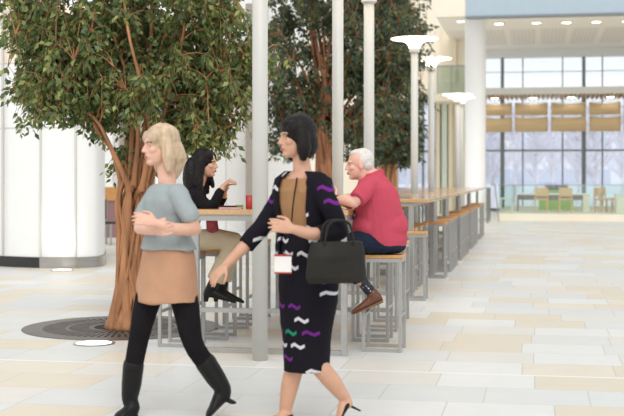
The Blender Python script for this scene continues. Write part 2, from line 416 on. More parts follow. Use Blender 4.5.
# upper gallery slab with glass rail on the left of the column
struct('trim_3', boxes((X_at(396, 42), X_at(467, 42), 42, DB, 4.0, 4.25)), M['cream'])
gr = empty('glass_balustrade', (X_at(450, 42.1), 42.1, 4.25))
tag(gr, 'glass railing of the upper gallery left of the round white column', 'railing')
gx0, gx1 = X_at(437, 42.1)-gr.location.x, X_at(466, 42.1)-gr.location.x
obj('glass_panel', boxes((gx0, gx1, -.01, .01, .02, .95)), M['bglass'], gr)
obj('handrail', boxes((gx0, gx1, -.03, .03, .95, 1.0)), M['steel'], gr)
for t in (.02, .5, .98): obj('post', boxes((gx0+(gx1-gx0)*t-.02, gx0+(gx1-gx0)*t+.02, -.02, .02, 0, .95)), M['steel'], gr)

# hall end: ceiling, fascia, column, glazed wall
zc = 6.35; XR = 13
xc = X_at(475, 37.6)
struct('ceiling', boxes((X_at(437, 38), XR, 37.45, 48.3, zc, zc+.25)), M['ceil'])
struct('trim_4', boxes((X_at(466, 37.3), XR, 37.1, 37.44, zc-.06, 11)), M['blue'])
struct('trim_5', boxes((X_at(437, 37.3), X_at(466, 37.3)-.005, 37.12, 37.44, zc-.06, 11)), M['cream'])
struct('trim_6', boxes((X_at(466, 37.3), XR, 37.06, 37.44, zc-.12, zc-.061)), M['mull'])
cl = obj('column', lathe(bmesh.new(), [(.345, 0), (.345, .12), (.325, .13), (.325, zc-.15), (.36, zc-.14), (.36, zc)], 48), M['white'], smooth=False, loc=(xc, 37.86, 0))
for f in cl.data.polygons: f.use_smooth = abs(f.normal.z) < .3
tag(cl, 'large round white column at the end of the table row', 'column')
DW = 48.0
vert = [502.4, 522.8, 562.6, 583.8, 602.4]
xs = [(X_at(v, DW), .16 if i in (0, 3) else .055) for i, v in enumerate(vert)]
for i in range(1, 4):
    for j, v in enumerate(vert): xs.append((X_at(v, DW)+3.2*1*i*(1.0) if j >= 3 else X_at(v, DW)+3.2*2*i, .16 if j in (0, 3) else .055)) if X_at(v, DW)+3.2*i < XR and j >= 3 else None
WX0 = X_at(484, DW)
ztr = Z_at(560, 150.4, DW); z1t = 4.5; z2b, z2t = 4.86, Z_at(560, 57, DW)
bm = boxes((WX0, XR, DW, DW+.1, ztr-.035, ztr+.035), (WX0, XR, DW, DW+.1, 0, .12), (WX0, WX0+.08, DW, DW+.1, 0, z1t))
for x, w in xs: box(bm, x-w/2, x+w/2, DW-.06, DW+.12, 0, z1t)
for x, w in xs:
    if w < .1: lathe(bm, [(.02, -.02), (.11, -.01), (.11, .01), (.02, .02)], 8, (x, DW-.08, ztr))
w1 = struct('window_1', bm, M['mull'])
obj('pane', boxes((WX0, XR, DW+.04, DW+.06, .1, z1t)), M['glass'], w1)
bm = boxes((WX0, XR, DW, DW+.08, z2b+.62, z2b+.64))
for x, w in xs: box(bm, x-w*.4, x+w*.4, DW-.04, DW+.1, z2b, z2t)
w3 = struct('window_3', bm, M['mull'])
obj('pane', boxes((WX0, XR, DW+.04, DW+.06, z2b, z2t)), M['glass'], w3)
struct('trim_7', boxes((WX0-.3, XR, DW-.25, DW+.3, z2t, zc)), M['white'])
zs0, zs1 = Z_at(560, 94, 46), Z_at(560, 87, 46)
tr = struct('trim_8', boxes((WX0, XR, 46, DW+.3, zs0, zs1)), M['white'])
bm = bmesh.new(); x = WX0+.05
while x < XR-.05: box(bm, x, x+.07, 46.02, 47.9, zs0-.10, zs0-.005); x += .17
obj('timber_slats', bm, M['slat'], tr)
for i, px in enumerate((494.5, 533, 571.5, 611)):
    X = X_at(px, 46)
    o = empty('strip_light', (X, 46.3, zs0-.10)); tag(o, f'small white light set in the timber slats, {ORD[i]} from the round column', 'light', 'lights in the timber slatted soffit')
    obj('housing', boxes((-.16, .16, -.12, .12, -.02, .06)), M['paper'], o); obj('lens', boxes((-.14, .14, -.1, .1, -.032, -.021)), M['down'], o)
# right boundary of the hall
struct('wall_right', boxes((XR, XR+.3, 28, 49, 0, 9)), M['cream'])

# downlights in the soffit
dl = None
for i, (px, Y) in enumerate(((499, 39.4), (536.5, 39.4), (566.5, 39.5), (596.5, 39.5), (461.5, 38.6), (627, 39.5))):
    loc = (X_at(px, Y), Y, zc)
    if dl is None:
        dl = empty('downlight', loc); obj('rim', lathe(bmesh.new(), [(.19, -.001), (.20, -.03), (.15, -.035), (.15, -.001)], 24), M['paper'], dl)
        obj('lens', lathe(bmesh.new(), [(.148, -.03), (.148, -.012)], 24), M['down'], dl); register(dl); o = dl
    else: o = copy_tree(dl); o.location = loc
    lab = 'round recessed ceiling light left of the white column' if i == 4 else f'round recessed ceiling light below the blue-grey fascia, {ORD[[0,1,2,3,0,4][i]]} right of the column'
    tag(o, lab, 'light', 'downlights in the soffit')

# hanging fabric panels before the glazing
edges = [(478.5, 512), (514.8, 547.8), (551, 586), (589, 620.5), (623.5, 658), (661, 695)]
DF = 46.6
def fabric_bm(x0, x1, z0, z1):
    bm = bmesh.new(); nx, nz = 10, 8; g = []
    for k, dy in ((0, 0), (1, .012)):
        g.append([[bm.verts.new((x0+(x1-x0)*i/nx, DF+dy-.16*math.sin(PI*j/nz)+.02*math.sin(PI*i/nx), z0+(z1-z0)*j/nz-.05*math.sin(PI*i/nx)*j/nz)) for i in range(nx+1)] for j in range(nz+1)])
    for s in g:
        for j in range(nz):
            for i in range(nx): bm.faces.new((s[j][i], s[j][i+1], s[j+1][i+1], s[j+1][i]))
    a, b = g
    for i in range(nx):
        bm.faces.new((a[0][i], a[0][i+1], b[0][i+1], b[0][i])); bm.faces.new((a[nz][i], a[nz][i+1], b[nz][i+1], b[nz][i]))
    for j in range(nz):
        bm.faces.new((a[j][0], a[j+1][0], b[j+1][0], b[j][0])); bm.faces.new((a[j][nx], a[j+1][nx], b[j+1][nx], b[j][nx]))
    return bm
for i, (e0, e1) in enumerate(edges):
    X0, X1 = X_at(e0, DF), X_at(e1, DF)
    if i == 0: X0 = WX0-.05
    for nm, ya, yb in (('upper', 102.5, 115), ('lower', 116.6, 131.5)):
        za, zb = Z_at(560, yb, DF), Z_at(560, ya, DF)
        o = empty('fabric_panel', ((X0+X1)/2, DF, zb))
        tag(o, f'{nm} tan fabric panel hung before the glazing, {ORD[i]} from the round column', 'fabric panel', 'tan fabric panels hung before the far glazing')
        b = fabric_bm(X0, X1, za, zb); bmesh.ops.translate(b, verts=b.verts[:], vec=-o.location)
        obj('cloth', b, M['fabric'], o, smooth=True)
        for zz_ in (0, za-zb): obj('rod', boxes((X0-o.location.x, X1-o.location.x, -.012, .024, zz_-.010, zz_+.010)), M['paper'], o)
        for xx_ in (X0+.1, X1-.11): obj('hanging_wire', boxes((xx_-o.location.x, xx_+.01-o.location.x, 0, .01, 0, zs0-zb if nm == 'upper' else .04)), M['frame'], o)

# raised lounge behind a glass balustrade
PZ = .21; xl0 = X_at(497, 37.8)
struct('trim_9', boxes((xl0, XR, 37.7, 47.9, 0, PZ)), M['cream'])
bl = empty('glass_balustrade', (X_at(560, 37.85), 37.85, PZ)); tag(bl, 'long clear glass balustrade along the edge of the raised lounge', 'balustrade')
a, b = xl0+.03-bl.location.x, XR-.1-bl.location.x
obj('handrail', boxes((a, b, -.02, .02, .88, .905)), M['steel'], bl)
x = a
while x+1.5 < b+1.4:
    x2 = min(x+1.5, b); obj('glass_panel', boxes((x+.01, x2-.01, -.008, .008, 0, .88)), M['bglass'], bl); x += 1.5
sr = empty('glass_side_rail', (X_at(487, 35.5), 35.5, 0)); tag(sr, 'short glass and steel side railing between the white column and the lounge', 'railing')
obj('glass_panel', boxes((0, .012, 0, 2.1, .1, 1.0)), M['bglass'], sr); obj('handrail', boxes((-.02, .03, 0, 2.1, 1.0, 1.04)), M['steel'], sr)
for y in (0, 1.05, 2.06): obj('post', boxes((-.02, .03, y, y+.05, 0, 1.0)), M['steel'], sr)
sr2 = empty('steel_handrail', (X_at(495.5, 36.6), 36.6, 0)); tag(sr2, 'slim leaning steel handrail just left of the raised lounge edge', 'handrail')
bm = tube(bmesh.new(), [(-.14, 0, 1.12), (-.02, 0, 1.12), (.0, 0, 1.0), (.1, 0, 0)], [.02]*4, 8)
obj('rail', bm, M['frame'], sr2, smooth=True)

# lounge furniture
DK = 40.2
dx0, dx1 = X_at(516.5, DK), X_at(590, DK)
dk = empty('desk', ((dx0+dx1)/2, DK+.4, PZ)); w = (dx1-dx0)/2
tag(dk, 'long desk with pale top and mauve side in the raised lounge', 'desk')
ztop = Z_at(555, 193.5, DK)-PZ
obj('desk_top', boxes((-w, w, -.4, .4, ztop-.05, ztop)), M['paper'], dk, bevel=.01)
obj('side_panel', boxes((-w+.01, -w+.07, -.38, .38, 0, ztop-.05)), M['mauve'], dk)
obj('side_panel', boxes((w-.22, w-.01, -.38, .38, 0, ztop-.05)), M['cream'], dk)['label'] = 'cream end panel'
obj('apron', boxes((-w+.07, w-.22, -.1, -.06, ztop-.22, ztop-.05)), M['mauve'], dk)
def make_chair(m):
    t = empty('lounge_chair', (0, 0, 0))
    obj('seat', boxes((-.22, .22, -.22, .22, .40, .45)), m, t, bevel=.015)
    b = boxes((-.21, .21, -.25, -.22, .52, .80)); obj('backrest', b, m, t, bevel=.012)
    for sx in (-1, 1):
        for sy in (-1, 1):
            obj('leg', boxes((sx*.19-.02, sx*.19+.02, sy*.2-.02-(.0), sy*.2+.02, 0, .40 if sy > 0 else .41)), m, t)
        obj('back_post', boxes((sx*.19-.018, sx*.19+.018, -.245, -.215, .40, .56)), m, t)
    return t
c0 = make_chair(M['wood']); register(c0)
spots = [(541.5, 39.35, 0, 'tan wooden chair at the left end of the lounge desk, facing away', 1), (565.5, 39.35, 0, 'tan wooden chair at the right end of the lounge desk, facing away', 1),
         (603.5, 39.6, -1.2, 'wooden chair in profile beside the cream block, left of the pair', 1), (609.5, 40.9, -1.2, 'wooden chair tight against the cream block, right of the pair', 1)]
for i, (px, Y, rz, lab, _) in enumerate(spots):
    o = c0 if i == 0 else copy_tree(c0)
    o.location = (X_at(px, Y), Y, PZ); o.rotation_euler.z = rz; tag(o, lab, 'chair', 'wooden lounge chairs')
cw = make_chair(M['paper']); cw.location = (X_at(507, 40.4), 40.4, PZ); cw.rotation_euler.z = 1.5; tag(cw, 'white lounge chair in profile left of the desk', 'chair')
sf = empty('sofa', (X_at(556, 42.6), 42.6, PZ)); tag(sf, 'lime green high-backed sofa behind the lounge desk', 'sofa')
sw = (X_at(570, 42.6)-X_at(540, 42.6))/2; sh = Z_at(555, 190, 42.6)-PZ
obj('back', boxes((-sw, sw, -.12, .1, .0, sh)), M['green'], sf, bevel=.03); obj('seat', boxes((-sw, sw, .1, .75, .1, .42)), M['green'], sf, bevel=.03)
for s in (-1, 1): obj('arm', boxes((s*sw-.08, s*sw+.08, -.1, .75, .0, .55)), M['green'], sf, bevel=.03)
pt = empty('planter', (X_at(557, 43.9), 43.9, PZ)); tag(pt, 'dark planter box with low foliage behind the green sofa', 'planter')
pw = .42; ph = Z_at(557, 188, 43.9)-PZ
obj('box', boxes((-pw, pw, -.2, .2, 0, ph)), M['chairblk'], pt, bevel=.01)
bm = bmesh.new()
for i in range(260):
    c = V((R.uniform(-pw, pw)*.95, R.uniform(-.18, .18), ph+R.uniform(-.01, .1))); d = V((R.gauss(0, 1), R.gauss(0, 1), R.uniform(.2, 1))).normalized()*.07; s = d.cross(V((R.gauss(0, 1), R.gauss(0, 1), R.gauss(0, 1)))).normalized()*.02
    vs = [bm.verts.new(c), bm.verts.new(c+d*.5+s), bm.verts.new(c+d), bm.verts.new(c+d*.5-s)]; bm.faces.new(vs)
obj('foliage', bm, M['dkplant'], pt)
cb = empty('counter_block', (X_at(640, 39.4), 39.4, PZ)); tag(cb, 'cream block counter at the right edge of the lounge', 'counter')
cwid = X_at(640, 39.4)-X_at(615.5, 39.4); chh = Z_at(620, 194, 39.4)-PZ
obj('body', boxes((-cwid, cwid, -.35, .5, 0, chh-.04)), M['cream'], cb); obj('counter_top', boxes((-cwid-.02, cwid+.02, -.37, .52, chh-.04, chh)), M['paper'], cb)

# outdoors beyond the glass
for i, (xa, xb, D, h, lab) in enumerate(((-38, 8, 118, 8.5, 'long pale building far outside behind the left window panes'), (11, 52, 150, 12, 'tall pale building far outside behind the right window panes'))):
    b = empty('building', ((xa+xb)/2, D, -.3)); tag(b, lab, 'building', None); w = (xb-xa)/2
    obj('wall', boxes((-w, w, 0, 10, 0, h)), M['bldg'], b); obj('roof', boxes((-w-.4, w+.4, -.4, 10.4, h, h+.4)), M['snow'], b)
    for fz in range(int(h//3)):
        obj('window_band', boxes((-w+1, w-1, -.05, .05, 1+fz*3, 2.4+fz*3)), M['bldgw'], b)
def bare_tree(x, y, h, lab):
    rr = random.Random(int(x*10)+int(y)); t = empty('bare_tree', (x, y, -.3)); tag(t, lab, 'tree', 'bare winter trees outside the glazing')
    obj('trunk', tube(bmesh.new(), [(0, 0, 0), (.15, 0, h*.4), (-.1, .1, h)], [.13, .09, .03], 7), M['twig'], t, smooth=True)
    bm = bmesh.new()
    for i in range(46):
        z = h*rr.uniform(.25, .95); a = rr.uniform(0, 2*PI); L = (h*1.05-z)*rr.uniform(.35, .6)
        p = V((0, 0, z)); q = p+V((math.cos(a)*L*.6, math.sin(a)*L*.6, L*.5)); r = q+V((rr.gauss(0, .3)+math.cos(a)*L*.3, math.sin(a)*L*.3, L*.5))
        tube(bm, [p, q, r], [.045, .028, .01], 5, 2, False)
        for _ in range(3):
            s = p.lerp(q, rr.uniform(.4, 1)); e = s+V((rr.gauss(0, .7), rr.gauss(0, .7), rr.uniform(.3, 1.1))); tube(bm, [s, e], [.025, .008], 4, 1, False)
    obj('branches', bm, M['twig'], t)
for i, (px, Y, h) in enumerate(((492, 66, 7), (513, 78, 9), (534, 70, 8), (551, 86, 9), (577, 72, 8), (594, 62, 7.5), (621, 82, 9), (405, 70, 8), (424, 78, 8))):
    nm = ['beside the round white column', 'left of the lounge desk', 'behind the left wooden chair', 'behind the sofa', 'right of the thick right mullion', 'behind the lounge counter chairs', 'at the right edge'][i] if i < 7 else ['seen behind the third ficus, left', 'seen behind the third ficus, right'][i-7]
    bare_tree(X_at(px, Y), Y, h*.66, f'bare pale winter tree outside the glazing {nm}')

# ------------------------------------------------------------------ tables and stools
TX0, TX1, TH_ = -2.60, -1.40, 1.10
TY = [(8.92, 11.95), (13.6, 16.5), (16.9, 18.7), (19.25, 21.85), (22.35, 25.4), (25.8, 29.2)]
def make_table(W, ov, L, lw=.045):
    """top W wide and L long on a frame set in by ov at each side"""
    t = empty('high_table', (0, 0, 0)); F_ = W/2-ov; e = lw/2; a = 0 if ov == 0 else .01
    obj('table_top', boxes((-W/2-.01, W/2+.01, -.01, L+.01, TH_-.04, TH_)), M['top'], t, bevel=.004)
    obj('top_rail', boxes((-F_, F_, a, a+lw, TH_-.085, TH_-.041), (-F_, F_, L-a-lw, L-a, TH_-.085, TH_-.041),
        (-F_, -F_+lw, a+lw-.001, L-a-lw+.001, TH_-.085, TH_-.041), (F_-lw, F_, a+lw-.001, L-a-lw+.001, TH_-.085, TH_-.041)), M['frame'], t)
    for sx in (-1, 1):
        for y in (a+e, L-a-e): obj('leg', boxes((sx*(F_-e)-e, sx*(F_-e)+e, y-e, y+e, 0, TH_-.086)), M['frame'], t, bevel=.003)
    for y in (a+e, L-a-e):
        obj('foot_rail', boxes((-F_+lw+.0005, F_-lw-.0005, y-e, y+e, .31, .345)), M['frame'], t)
        obj('floor_rail', boxes((-F_+lw+.0005, F_-lw-.0005, y-e, y+e, .0, .04)), M['frame'], t)
    obj('middle_leg', boxes((-.03, .03, L/2-.03, L/2+.03, 0, TH_-.041)), M['frame'], t)
    return t
for i, (y0, y1) in enumerate(TY):
    o = make_table(1.2, 0, y1-y0) if i == 0 else make_table(1.6, .17, y1-y0, .055)
    o.location = ((TX0+TX1)/2, y0, 0)
    s = ['nearest the camera where the man and woman sit', 'just behind the seated man', 'third from the camera', 'fourth from the camera', 'fifth from the camera', 'last before the round column'][i]
    tag(o, f'long high oak-topped table on steel frame, {s}', 'table', 'bar-height tables in one row')

SW, SD, SH = .31, .30, .75
def make_stool():
    t = empty('bar_stool', (0, 0, 0)); w, d, e = SW/2, SD/2, .013
    obj('seat', boxes((-w-.004, w+.004, -d-.004, d+.004, SH-.028, SH)), M['seat'], t, bevel=.005)
    obj('seat_frame', boxes((-w, w, -d, -d+.026, SH-.058, SH-.029), (-w, w, d-.026, d, SH-.058, SH-.029), (-w, -w+.026, -d+.0265, d-.0265, SH-.058, SH-.029), (w-.026, w, -d+.0265, d-.0265, SH-.058, SH-.029)), M['frame'], t)
    for sx in (-1, 1):
        for sy in (-1, 1): obj('leg', boxes((sx*(w-e)-e, sx*(w-e)+e, sy*(d-e)-e, sy*(d-e)+e, 0, SH-.059)), M['frame'], t, bevel=.002)
        obj('foot_rest', boxes((sx*(w-e)-e+.002, sx*(w-e)+e-.002, -d+.0265, d-.0265, .268, .292)), M['frame'], t)
    for sy in (-1, 1): obj('base_rail', boxes((-w+.0265, w-.0265, sy*(d-.013)-.013, sy*(d-.013)+.013, 0, .024)), M['frame'], t)
    return t
sp_ = make_stool(); register(sp_)
YS = [[13.2, 14.2, 14.9, 15.6, 16.15], [17.2, 17.75, 18.3], [19.65, 20.3, 20.95, 21.5], [22.75, 23.4, 24.1, 24.8], [26.3, 27.1, 27.9]]
right = [[(-1.168, 9.33), (-1.335, 9.89), (-1.34, 10.55), (-1.34, 11.25)]]+[[(-1.55 if y in (14.2, 14.9, 15.6) else -1.335, y) for y in r_] for r_ in YS]
left = [[(-2.80, 9.30), (-2.66, 9.78), (-2.66, 10.5), (-2.68, 11.2)]]+[[(-2.66, y) for y in r_] for r_ in YS]
TN = ['nearest table', 'second table', 'third table', 'fourth table', 'fifth table', 'farthest table']
first = True
for side, rows in (('right', right), ('left', left)):
    for ti, row in enumerate(rows):
        for si, (x, y) in enumerate(row):
            o = sp_ if first else copy_tree(sp_); first = False
            o.location = (x, y, 0)
            if ti == 0 and si == 0: lab = 'grey steel bar stool under the man in the pink polo shirt' if side == 'right' else 'grey steel bar stool under the seated black-haired woman'
            else: lab = f'grey steel oak-seated bar stool, {ORD[si]} from the camera on the {side} of the {TN[ti]}'
            tag(o, lab, 'stool', f'bar stools along the {side} side of the tables')

# ------------------------------------------------------------------ lamp posts between the tables
lpn = ['nearest the camera, in front of the first table', 'just left of the seated man', 'directly above the seated man', 'fourth along the row, half hidden by leaves', 'fifth along the row, with bright saucer shade', 'second from last, by the round column', 'last of the row, by the round column']
for i, (px, Y, fy) in enumerate(((260, 8.63, None), (337.8, 12.18, None), (369, 13.1, 2), (414.5, 18.97, 52), (431.2, 22.1, 70), (457.5, 29.75, 103), (461.5, 33.4, 105))):
    X = X_at(px, Y); z = 3.45 if fy is None else Z_at(px, fy, Y)
    o = empty('lamp_post', (X, Y, 0)); tag(o, f'pale grey round lamp post {lpn[i]}', 'lamp post', 'saucer-topped lamp posts along the table row')
    b = lathe(bmesh.new(), [(.0575, 0), (.0575, z)], 32); q = obj('pole', b, M['pole'], o)
    for f in q.data.polygons: f.use_smooth = abs(f.normal.z) < .5
    obj('collar', lathe(bmesh.new(), [(.06, z-.02), (.085, z), (.085, z+.05), (.06, z+.06)], 28), M['pole'], o)
    obj('lamp_shade', lathe(bmesh.new(), [(.09, z+.06), (.10, z+.10), (.13, z+.14), (.20, z+.175), (.37, z+.20), (.375, z+.212), (.10, z+.235)], 40), M['lamp'], o, smooth=True)

# ------------------------------------------------------------------ floor lights and grate
def floor_light(x, y, r, lab):
    p = at(x, y); o = empty('floor_light', (p.x, p.y, 0)); tag(o, lab, 'floor light', 'round lights set in the floor')
    obj('ring', lathe(bmesh.new(), [(r*.86, .001), (r, .001), (r, .006), (r*.86, .009)], 40, cap=False), M['steel'], o)
    obj('lens', lathe(bmesh.new(), [(r*.86, .0008), (r*.86, .006), (r*.3, .0085)], 40), M['uplens'], o)
floor_light(94, 343.6, .17, 'round glowing floor light in front of the iron tree grate')
floor_light(62, 270.2, .17, 'round glowing floor light at the foot of the white wall')
GP = at(126, 328)
GP = at(122, 327.3); g = empty('tree_grate', (GP.x, GP.y, 0)); tag(g, 'round slotted dark iron grate around the trunk of the nearest ficus', 'tree grate')
def ringm(r0, r1, z0, z1, n=72): return lathe(bmesh.new(), [(r0, z0), (r1, z0), (r1, z1), (r0, z1), (r0, z0)], n, cap=False)
obj('outer_ring', ringm(.70, .88, .001, .004), M['grate'], g); obj('inner_ring', ringm(.25, .29, .001, .005, 48), M['grate'], g)
obj('middle_ring', ringm(.47, .50, .001, .0045, 60), M['grate'], g)
def bars(r0, r1, n, w):
    bm = bmesh.new()
    for i in range(n):
        a = 2*PI*i/n; c, s = math.cos(a), math.sin(a)
        P = [(r0, -w/2*.8), (r1, -w/2), (r1, w/2), (r0, w/2*.8)]
        lo = [bm.verts.new((x*c-y*s, x*s+y*c, .001)) for x, y in P]; hi = [bm.verts.new((x*c-y*s, x*s+y*c, .004)) for x, y in P]
        bm.faces.new(hi); bm.faces.new(lo[::-1])
        for k in range(4): bm.faces.new((lo[k], lo[(k+1) % 4], hi[(k+1) % 4], hi[k]))
    return bm
o_ = obj('radial_bars', bars(.29, .47, 44, .030), M['grate'], g); obj('radial_bars', bars(.50, .70, 72, .032), M['grate'], g)
obj('soil', lathe(bmesh.new(), [(.86, .0004), (.86, .0009)], 48), M['soil'], g)

# ------------------------------------------------------------------ trees
def leaf_mesh(name, C, Dr, Sz, m, parent, seed):
    rg = np.random.RandomState(seed); n = len(C)
    d = Dr/np.linalg.norm(Dr, axis=1)[:, None]
    r = rg.normal(size=(n, 3)); r[:, 2] *= .4
    s = np.cross(d, r); s /= np.linalg.norm(s, axis=1)[:, None]; nn = np.cross(s, d)
    L = Sz[:, None]
    base = C; tip = C+d*L-nn*L*.12; mid = C+d*L*.45+nn*L*.05
    lf = C+d*L*.42+s*L*.25; rt = C+d*L*.42-s*L*.25
    co = np.stack([base, lf, rt, mid, tip], 1).reshape(-1, 3)
    i0 = (np.arange(n)*5)[:, None]
    f = np.concatenate([i0+np.array([[0, 1, 3]]), i0+np.array([[1, 4, 3]]), i0+np.array([[4, 2, 3]]), i0+np.array([[2, 0, 3]])], 1).reshape(-1, 3)
    me = bpy.data.meshes.new(name); me.vertices.add(len(co)); me.vertices.foreach_set('co', co.ravel())
    me.loops.add(len(f)*3); me.loops.foreach_set('vertex_index', f.ravel().astype(np.int32))
    me.polygons.add(len(f)); me.polygons.foreach_set('loop_start', (np.arange(len(f))*3).astype(np.int32)); me.polygons.foreach_set('loop_total', np.full(len(f), 3, np.int32))
    me.update(); me.validate()
    return link_mesh(name, me, m, parent)
def tree(loc, lab, stems, limbs, ells, ntw, perl, lsz, leafm, barkm, seed, core=.5):
    """stems, limbs: lists of ([points], [radii]); ells: (centre, radii, weight) crown volumes; all relative to loc"""
    rr = random.Random(seed); t = empty('ficus_tree', loc); tag(t, lab, 'tree', 'potted ficus trees in a line' if False else None)
    bm = bmesh.new()
    for P, r in stems: tube(bm, P, r, 9, 5, False)
    obj('trunk', bm, barkm, t, smooth=True)
    bm = bmesh.new(); nodes = []
    for P, r in limbs:
        tube(bm, P, r, 8, 5, False); pp, _ = smooth_path(P, 6); nodes += [(p, 0) for p in pp[2:]]
    for P, r in stems:
        pp, _ = smooth_path(P, 6); nodes += [(p, 0) for p in pp if p.z > 1.7]
    obj('limbs', bm, barkm, t, smooth=True)
    bt = bmesh.new(); C = []; Dr = []; S = []
    wsum = sum(e[2] for e in ells)
    NP = np.array([tuple(p) for p, _ in nodes])
    cen = []
    for i in range(max(8, ntw//17)):
        e = rr.choices(ells, [x[2] for x in ells])[0]
        while True:
            u = V((rr.uniform(-1, 1), rr.uniform(-1, 1), rr.uniform(-1, 1)))
            if .45*rr.random() < u.length <= 1: break
        cen.append(V((e[0][0]+u.x*e[1][0], e[0][1]+u.y*e[1][1], e[0][2]+u.z*e[1][2])))
    for i in range(ntw):
        q = rr.uniform(0, wsum)
        for e in ells:
            q -= e[2]
            if q <= 0: break
        while True:
            u = V((rr.uniform(-1, 1), rr.uniform(-1, 1), rr.uniform(-1, 1)))
            if u.length <= 1 and u.length > core*rr.random(): break
        c = V((e[0][0]+u.x*e[1][0], e[0][1]+u.y*e[1][1], e[0][2]+u.z*e[1][2]))
        if rr.random() < .8: k_c = cen[rr.randrange(len(cen))]; g_ = lsz*1.45; c = k_c+V((rr.gauss(0, g_), rr.gauss(0, g_), rr.gauss(0, g_*.75)))
        dd = NP-np.array(tuple(c)); dd[:, 2] *= .6; dd[:, 2] += np.where(NP[:, 2] > c.z, .15, 0)
        j = int(np.argmin((dd**2).sum(1))); b = V(NP[j])
        out = (c-b); ln = max(out.length, .05)
        mid = b.lerp(c, .5)+V((0, 0, ln*.16))
        drop = c+V((out.x/ln*.07, out.y/ln*.07, -.11-.08*rr.random()))
        if ln < 1.6: tube(bt, [b, mid, c, drop], [.0045+.003*ln, .0035+.001*ln, .0022, .0012], 4, 3, False)
        if rr.random() < .5 and i % 3 == 0: NP = np.vstack([NP, np.array(tuple(c))[None]])
        for k in range(perl):
            tt = rr.random(); p = mid.lerp(c, tt*1.4) if tt < .5 else c.lerp(drop, (tt-.5)*2)
            if rr.random() < .1: p = c
            o = V((rr.gauss(0, 1), rr.gauss(0, 1), rr.gauss(0, .5))).normalized()
            C.append(tuple(p+o*.035*rr.random()*(lsz/.065))); 
            d = o*.75+V((out.x, out.y, 0))/ln*.3+V((0, 0, -.75)); Dr.append(tuple(d)); S.append(lsz*rr.uniform(.65, 1.2))
    obj('twigs', bt, barkm, t)
    leaf_mesh('foliage', np.array(C), np.array(Dr), np.array(S), leafm, t, seed)
    return t
def rel(px, py, b, Zc0, x0):
    """offset from a tree's foot at image x0 and depth Zc0, b deeper"""
    Z = Zc0+b; A = at(px, Zc=Z); B = at(x0, Zc=Zc0)
    return V((A.x-B.x, A.y-B.y, CH+(177-py)*Z/1200))
# nearest ficus, many twisted stems
Z1 = 10.73; q = lambda px, py, b=0: rel(px, py, b, Z1, 126)
stems = []; rr = random.Random(3)
tops = [q(130, 180), q(126, 178, .1), q(140, 176, .05), q(146, 182, -.06), q(121, 182, -.03), q(135, 170, .14), q(142, 186, -.1), q(128, 185, -.12), q(150, 184, .08), q(134, 180, -.1), q(138, 182, -.04)]
for i, tp_ in enumerate(tops):
    a = i/len(tops)*2*PI; r0 = .118
    P = [V((math.cos(a)*r0*1.25, math.sin(a)*r0*1.25, -.01))]
    for k, z in enumerate((.25, .55, .85, 1.1)):
        aa = a+.30*(k+1)*(1 if i % 3 else -1); f = (k+1)/5; r = r0*(.78, .60, .50, .48)[k]
        base = V((tp_.x*f*.5, tp_.y*f*.5, 0)); P.append(base+V((math.cos(aa)*r+.012, math.sin(aa)*r, z+rr.uniform(-.05, .05))))
    P.append(tp_); 
    stems.append((P, [.055, .040, .032, .028, .027, .028]))
rt = random.Random(9)
for i in range(16):
    a = (i+.5)/16*2*PI; tp_ = tops[i % 11]; P = [V((math.cos(a)*.165, math.sin(a)*.165, -.01))]
    for k, z in enumerate((.3, .6, .9, 1.15)):
        aa = a-.45*(k+1)*(1 if i % 2 else -1); f = (k+1)/5; rr_2 = .150*(.76, .60, .53, .52)[k]; P.append(V((math.cos(aa)*rr_2+tp_.x*f*.5+.012, math.sin(aa)*rr_2+tp_.y*f*.5, z)))
    P.append(tp_.lerp(tops[(i+3) % 11], .4)+V((0, 0, rt.uniform(0, .25)))); stems.append((P, [.026, .019, .015, .014, .013, .012]))
T = tops
cont = [(0, [(133, 120, 0), (136, 60, .05), (137, -20, .0), (138, -110, .05)], (.034, .03, .026, .02, .012)), (1, [(128, 120, .2), (118, 60, .35), (105, 0, .4), (95, -60, .4)], (.026, .022, .018, .014, .008)),
        (2, [(148, 130, .1), (150, 70, .1), (152, 0, .0), (155, -90, 0)], (.03, .026, .022, .018, .01)), (3, [(160, 130, -.15), (172, 80, -.3), (182, 40, -.35), (190, -20, -.4)], (.028, .024, .02, .016, .01)),
        (4, [(112, 150, -.05), (97, 130, -.1), (84, 90, -.15), (76, 60, -.2), (66, 28, -.2)], (.03, .027, .024, .02, .014, .008)), (5, [(136, 120, .3), (140, 60, .5), (146, 0, .5)], (.026, .022, .018, .012)),
        (6, [(150, 135, -.2), (140, 80, -.45), (128, 30, -.55), (120, -40, -.5)], (.026, .022, .018, .014, .01)), (7, [(110, 145, -.2), (96, 120, -.25), (72, 102, -.3), (58, 96, -.3)], (.024, .02, .016, .012, .008)),
        (8, [(166, 140, .15), (188, 100, .3), (204, 70, .35), (214, 30, .4)], (.028, .024, .02, .014, .01)), (9, [(138, 130, -.1), (128, 80, -.1), (112, 30, -.1), (96, -40, 0)], (.026, .022, .018, .014, .01)),
        (10, [(146, 120, 0), (160, 60, .1), (170, -10, .1), (176, -100, .1)], (.028, .024, .02, .016, .01))]
limbs = [([T[k]-V((0, 0, .05)), T[k]]+[q(*p) for p in pts], [.027, .027]+[x_*.85 for x_ in r][1:] if len(r) > len(pts) else [.027, .027]+[x_*.85 for x_ in r]) for k, pts, r in cont]
def E(px, py, b, rx, ry, rb, w): return (q(px, py, b), (rx*Z1/1200, rb, ry*Z1/1200), w)
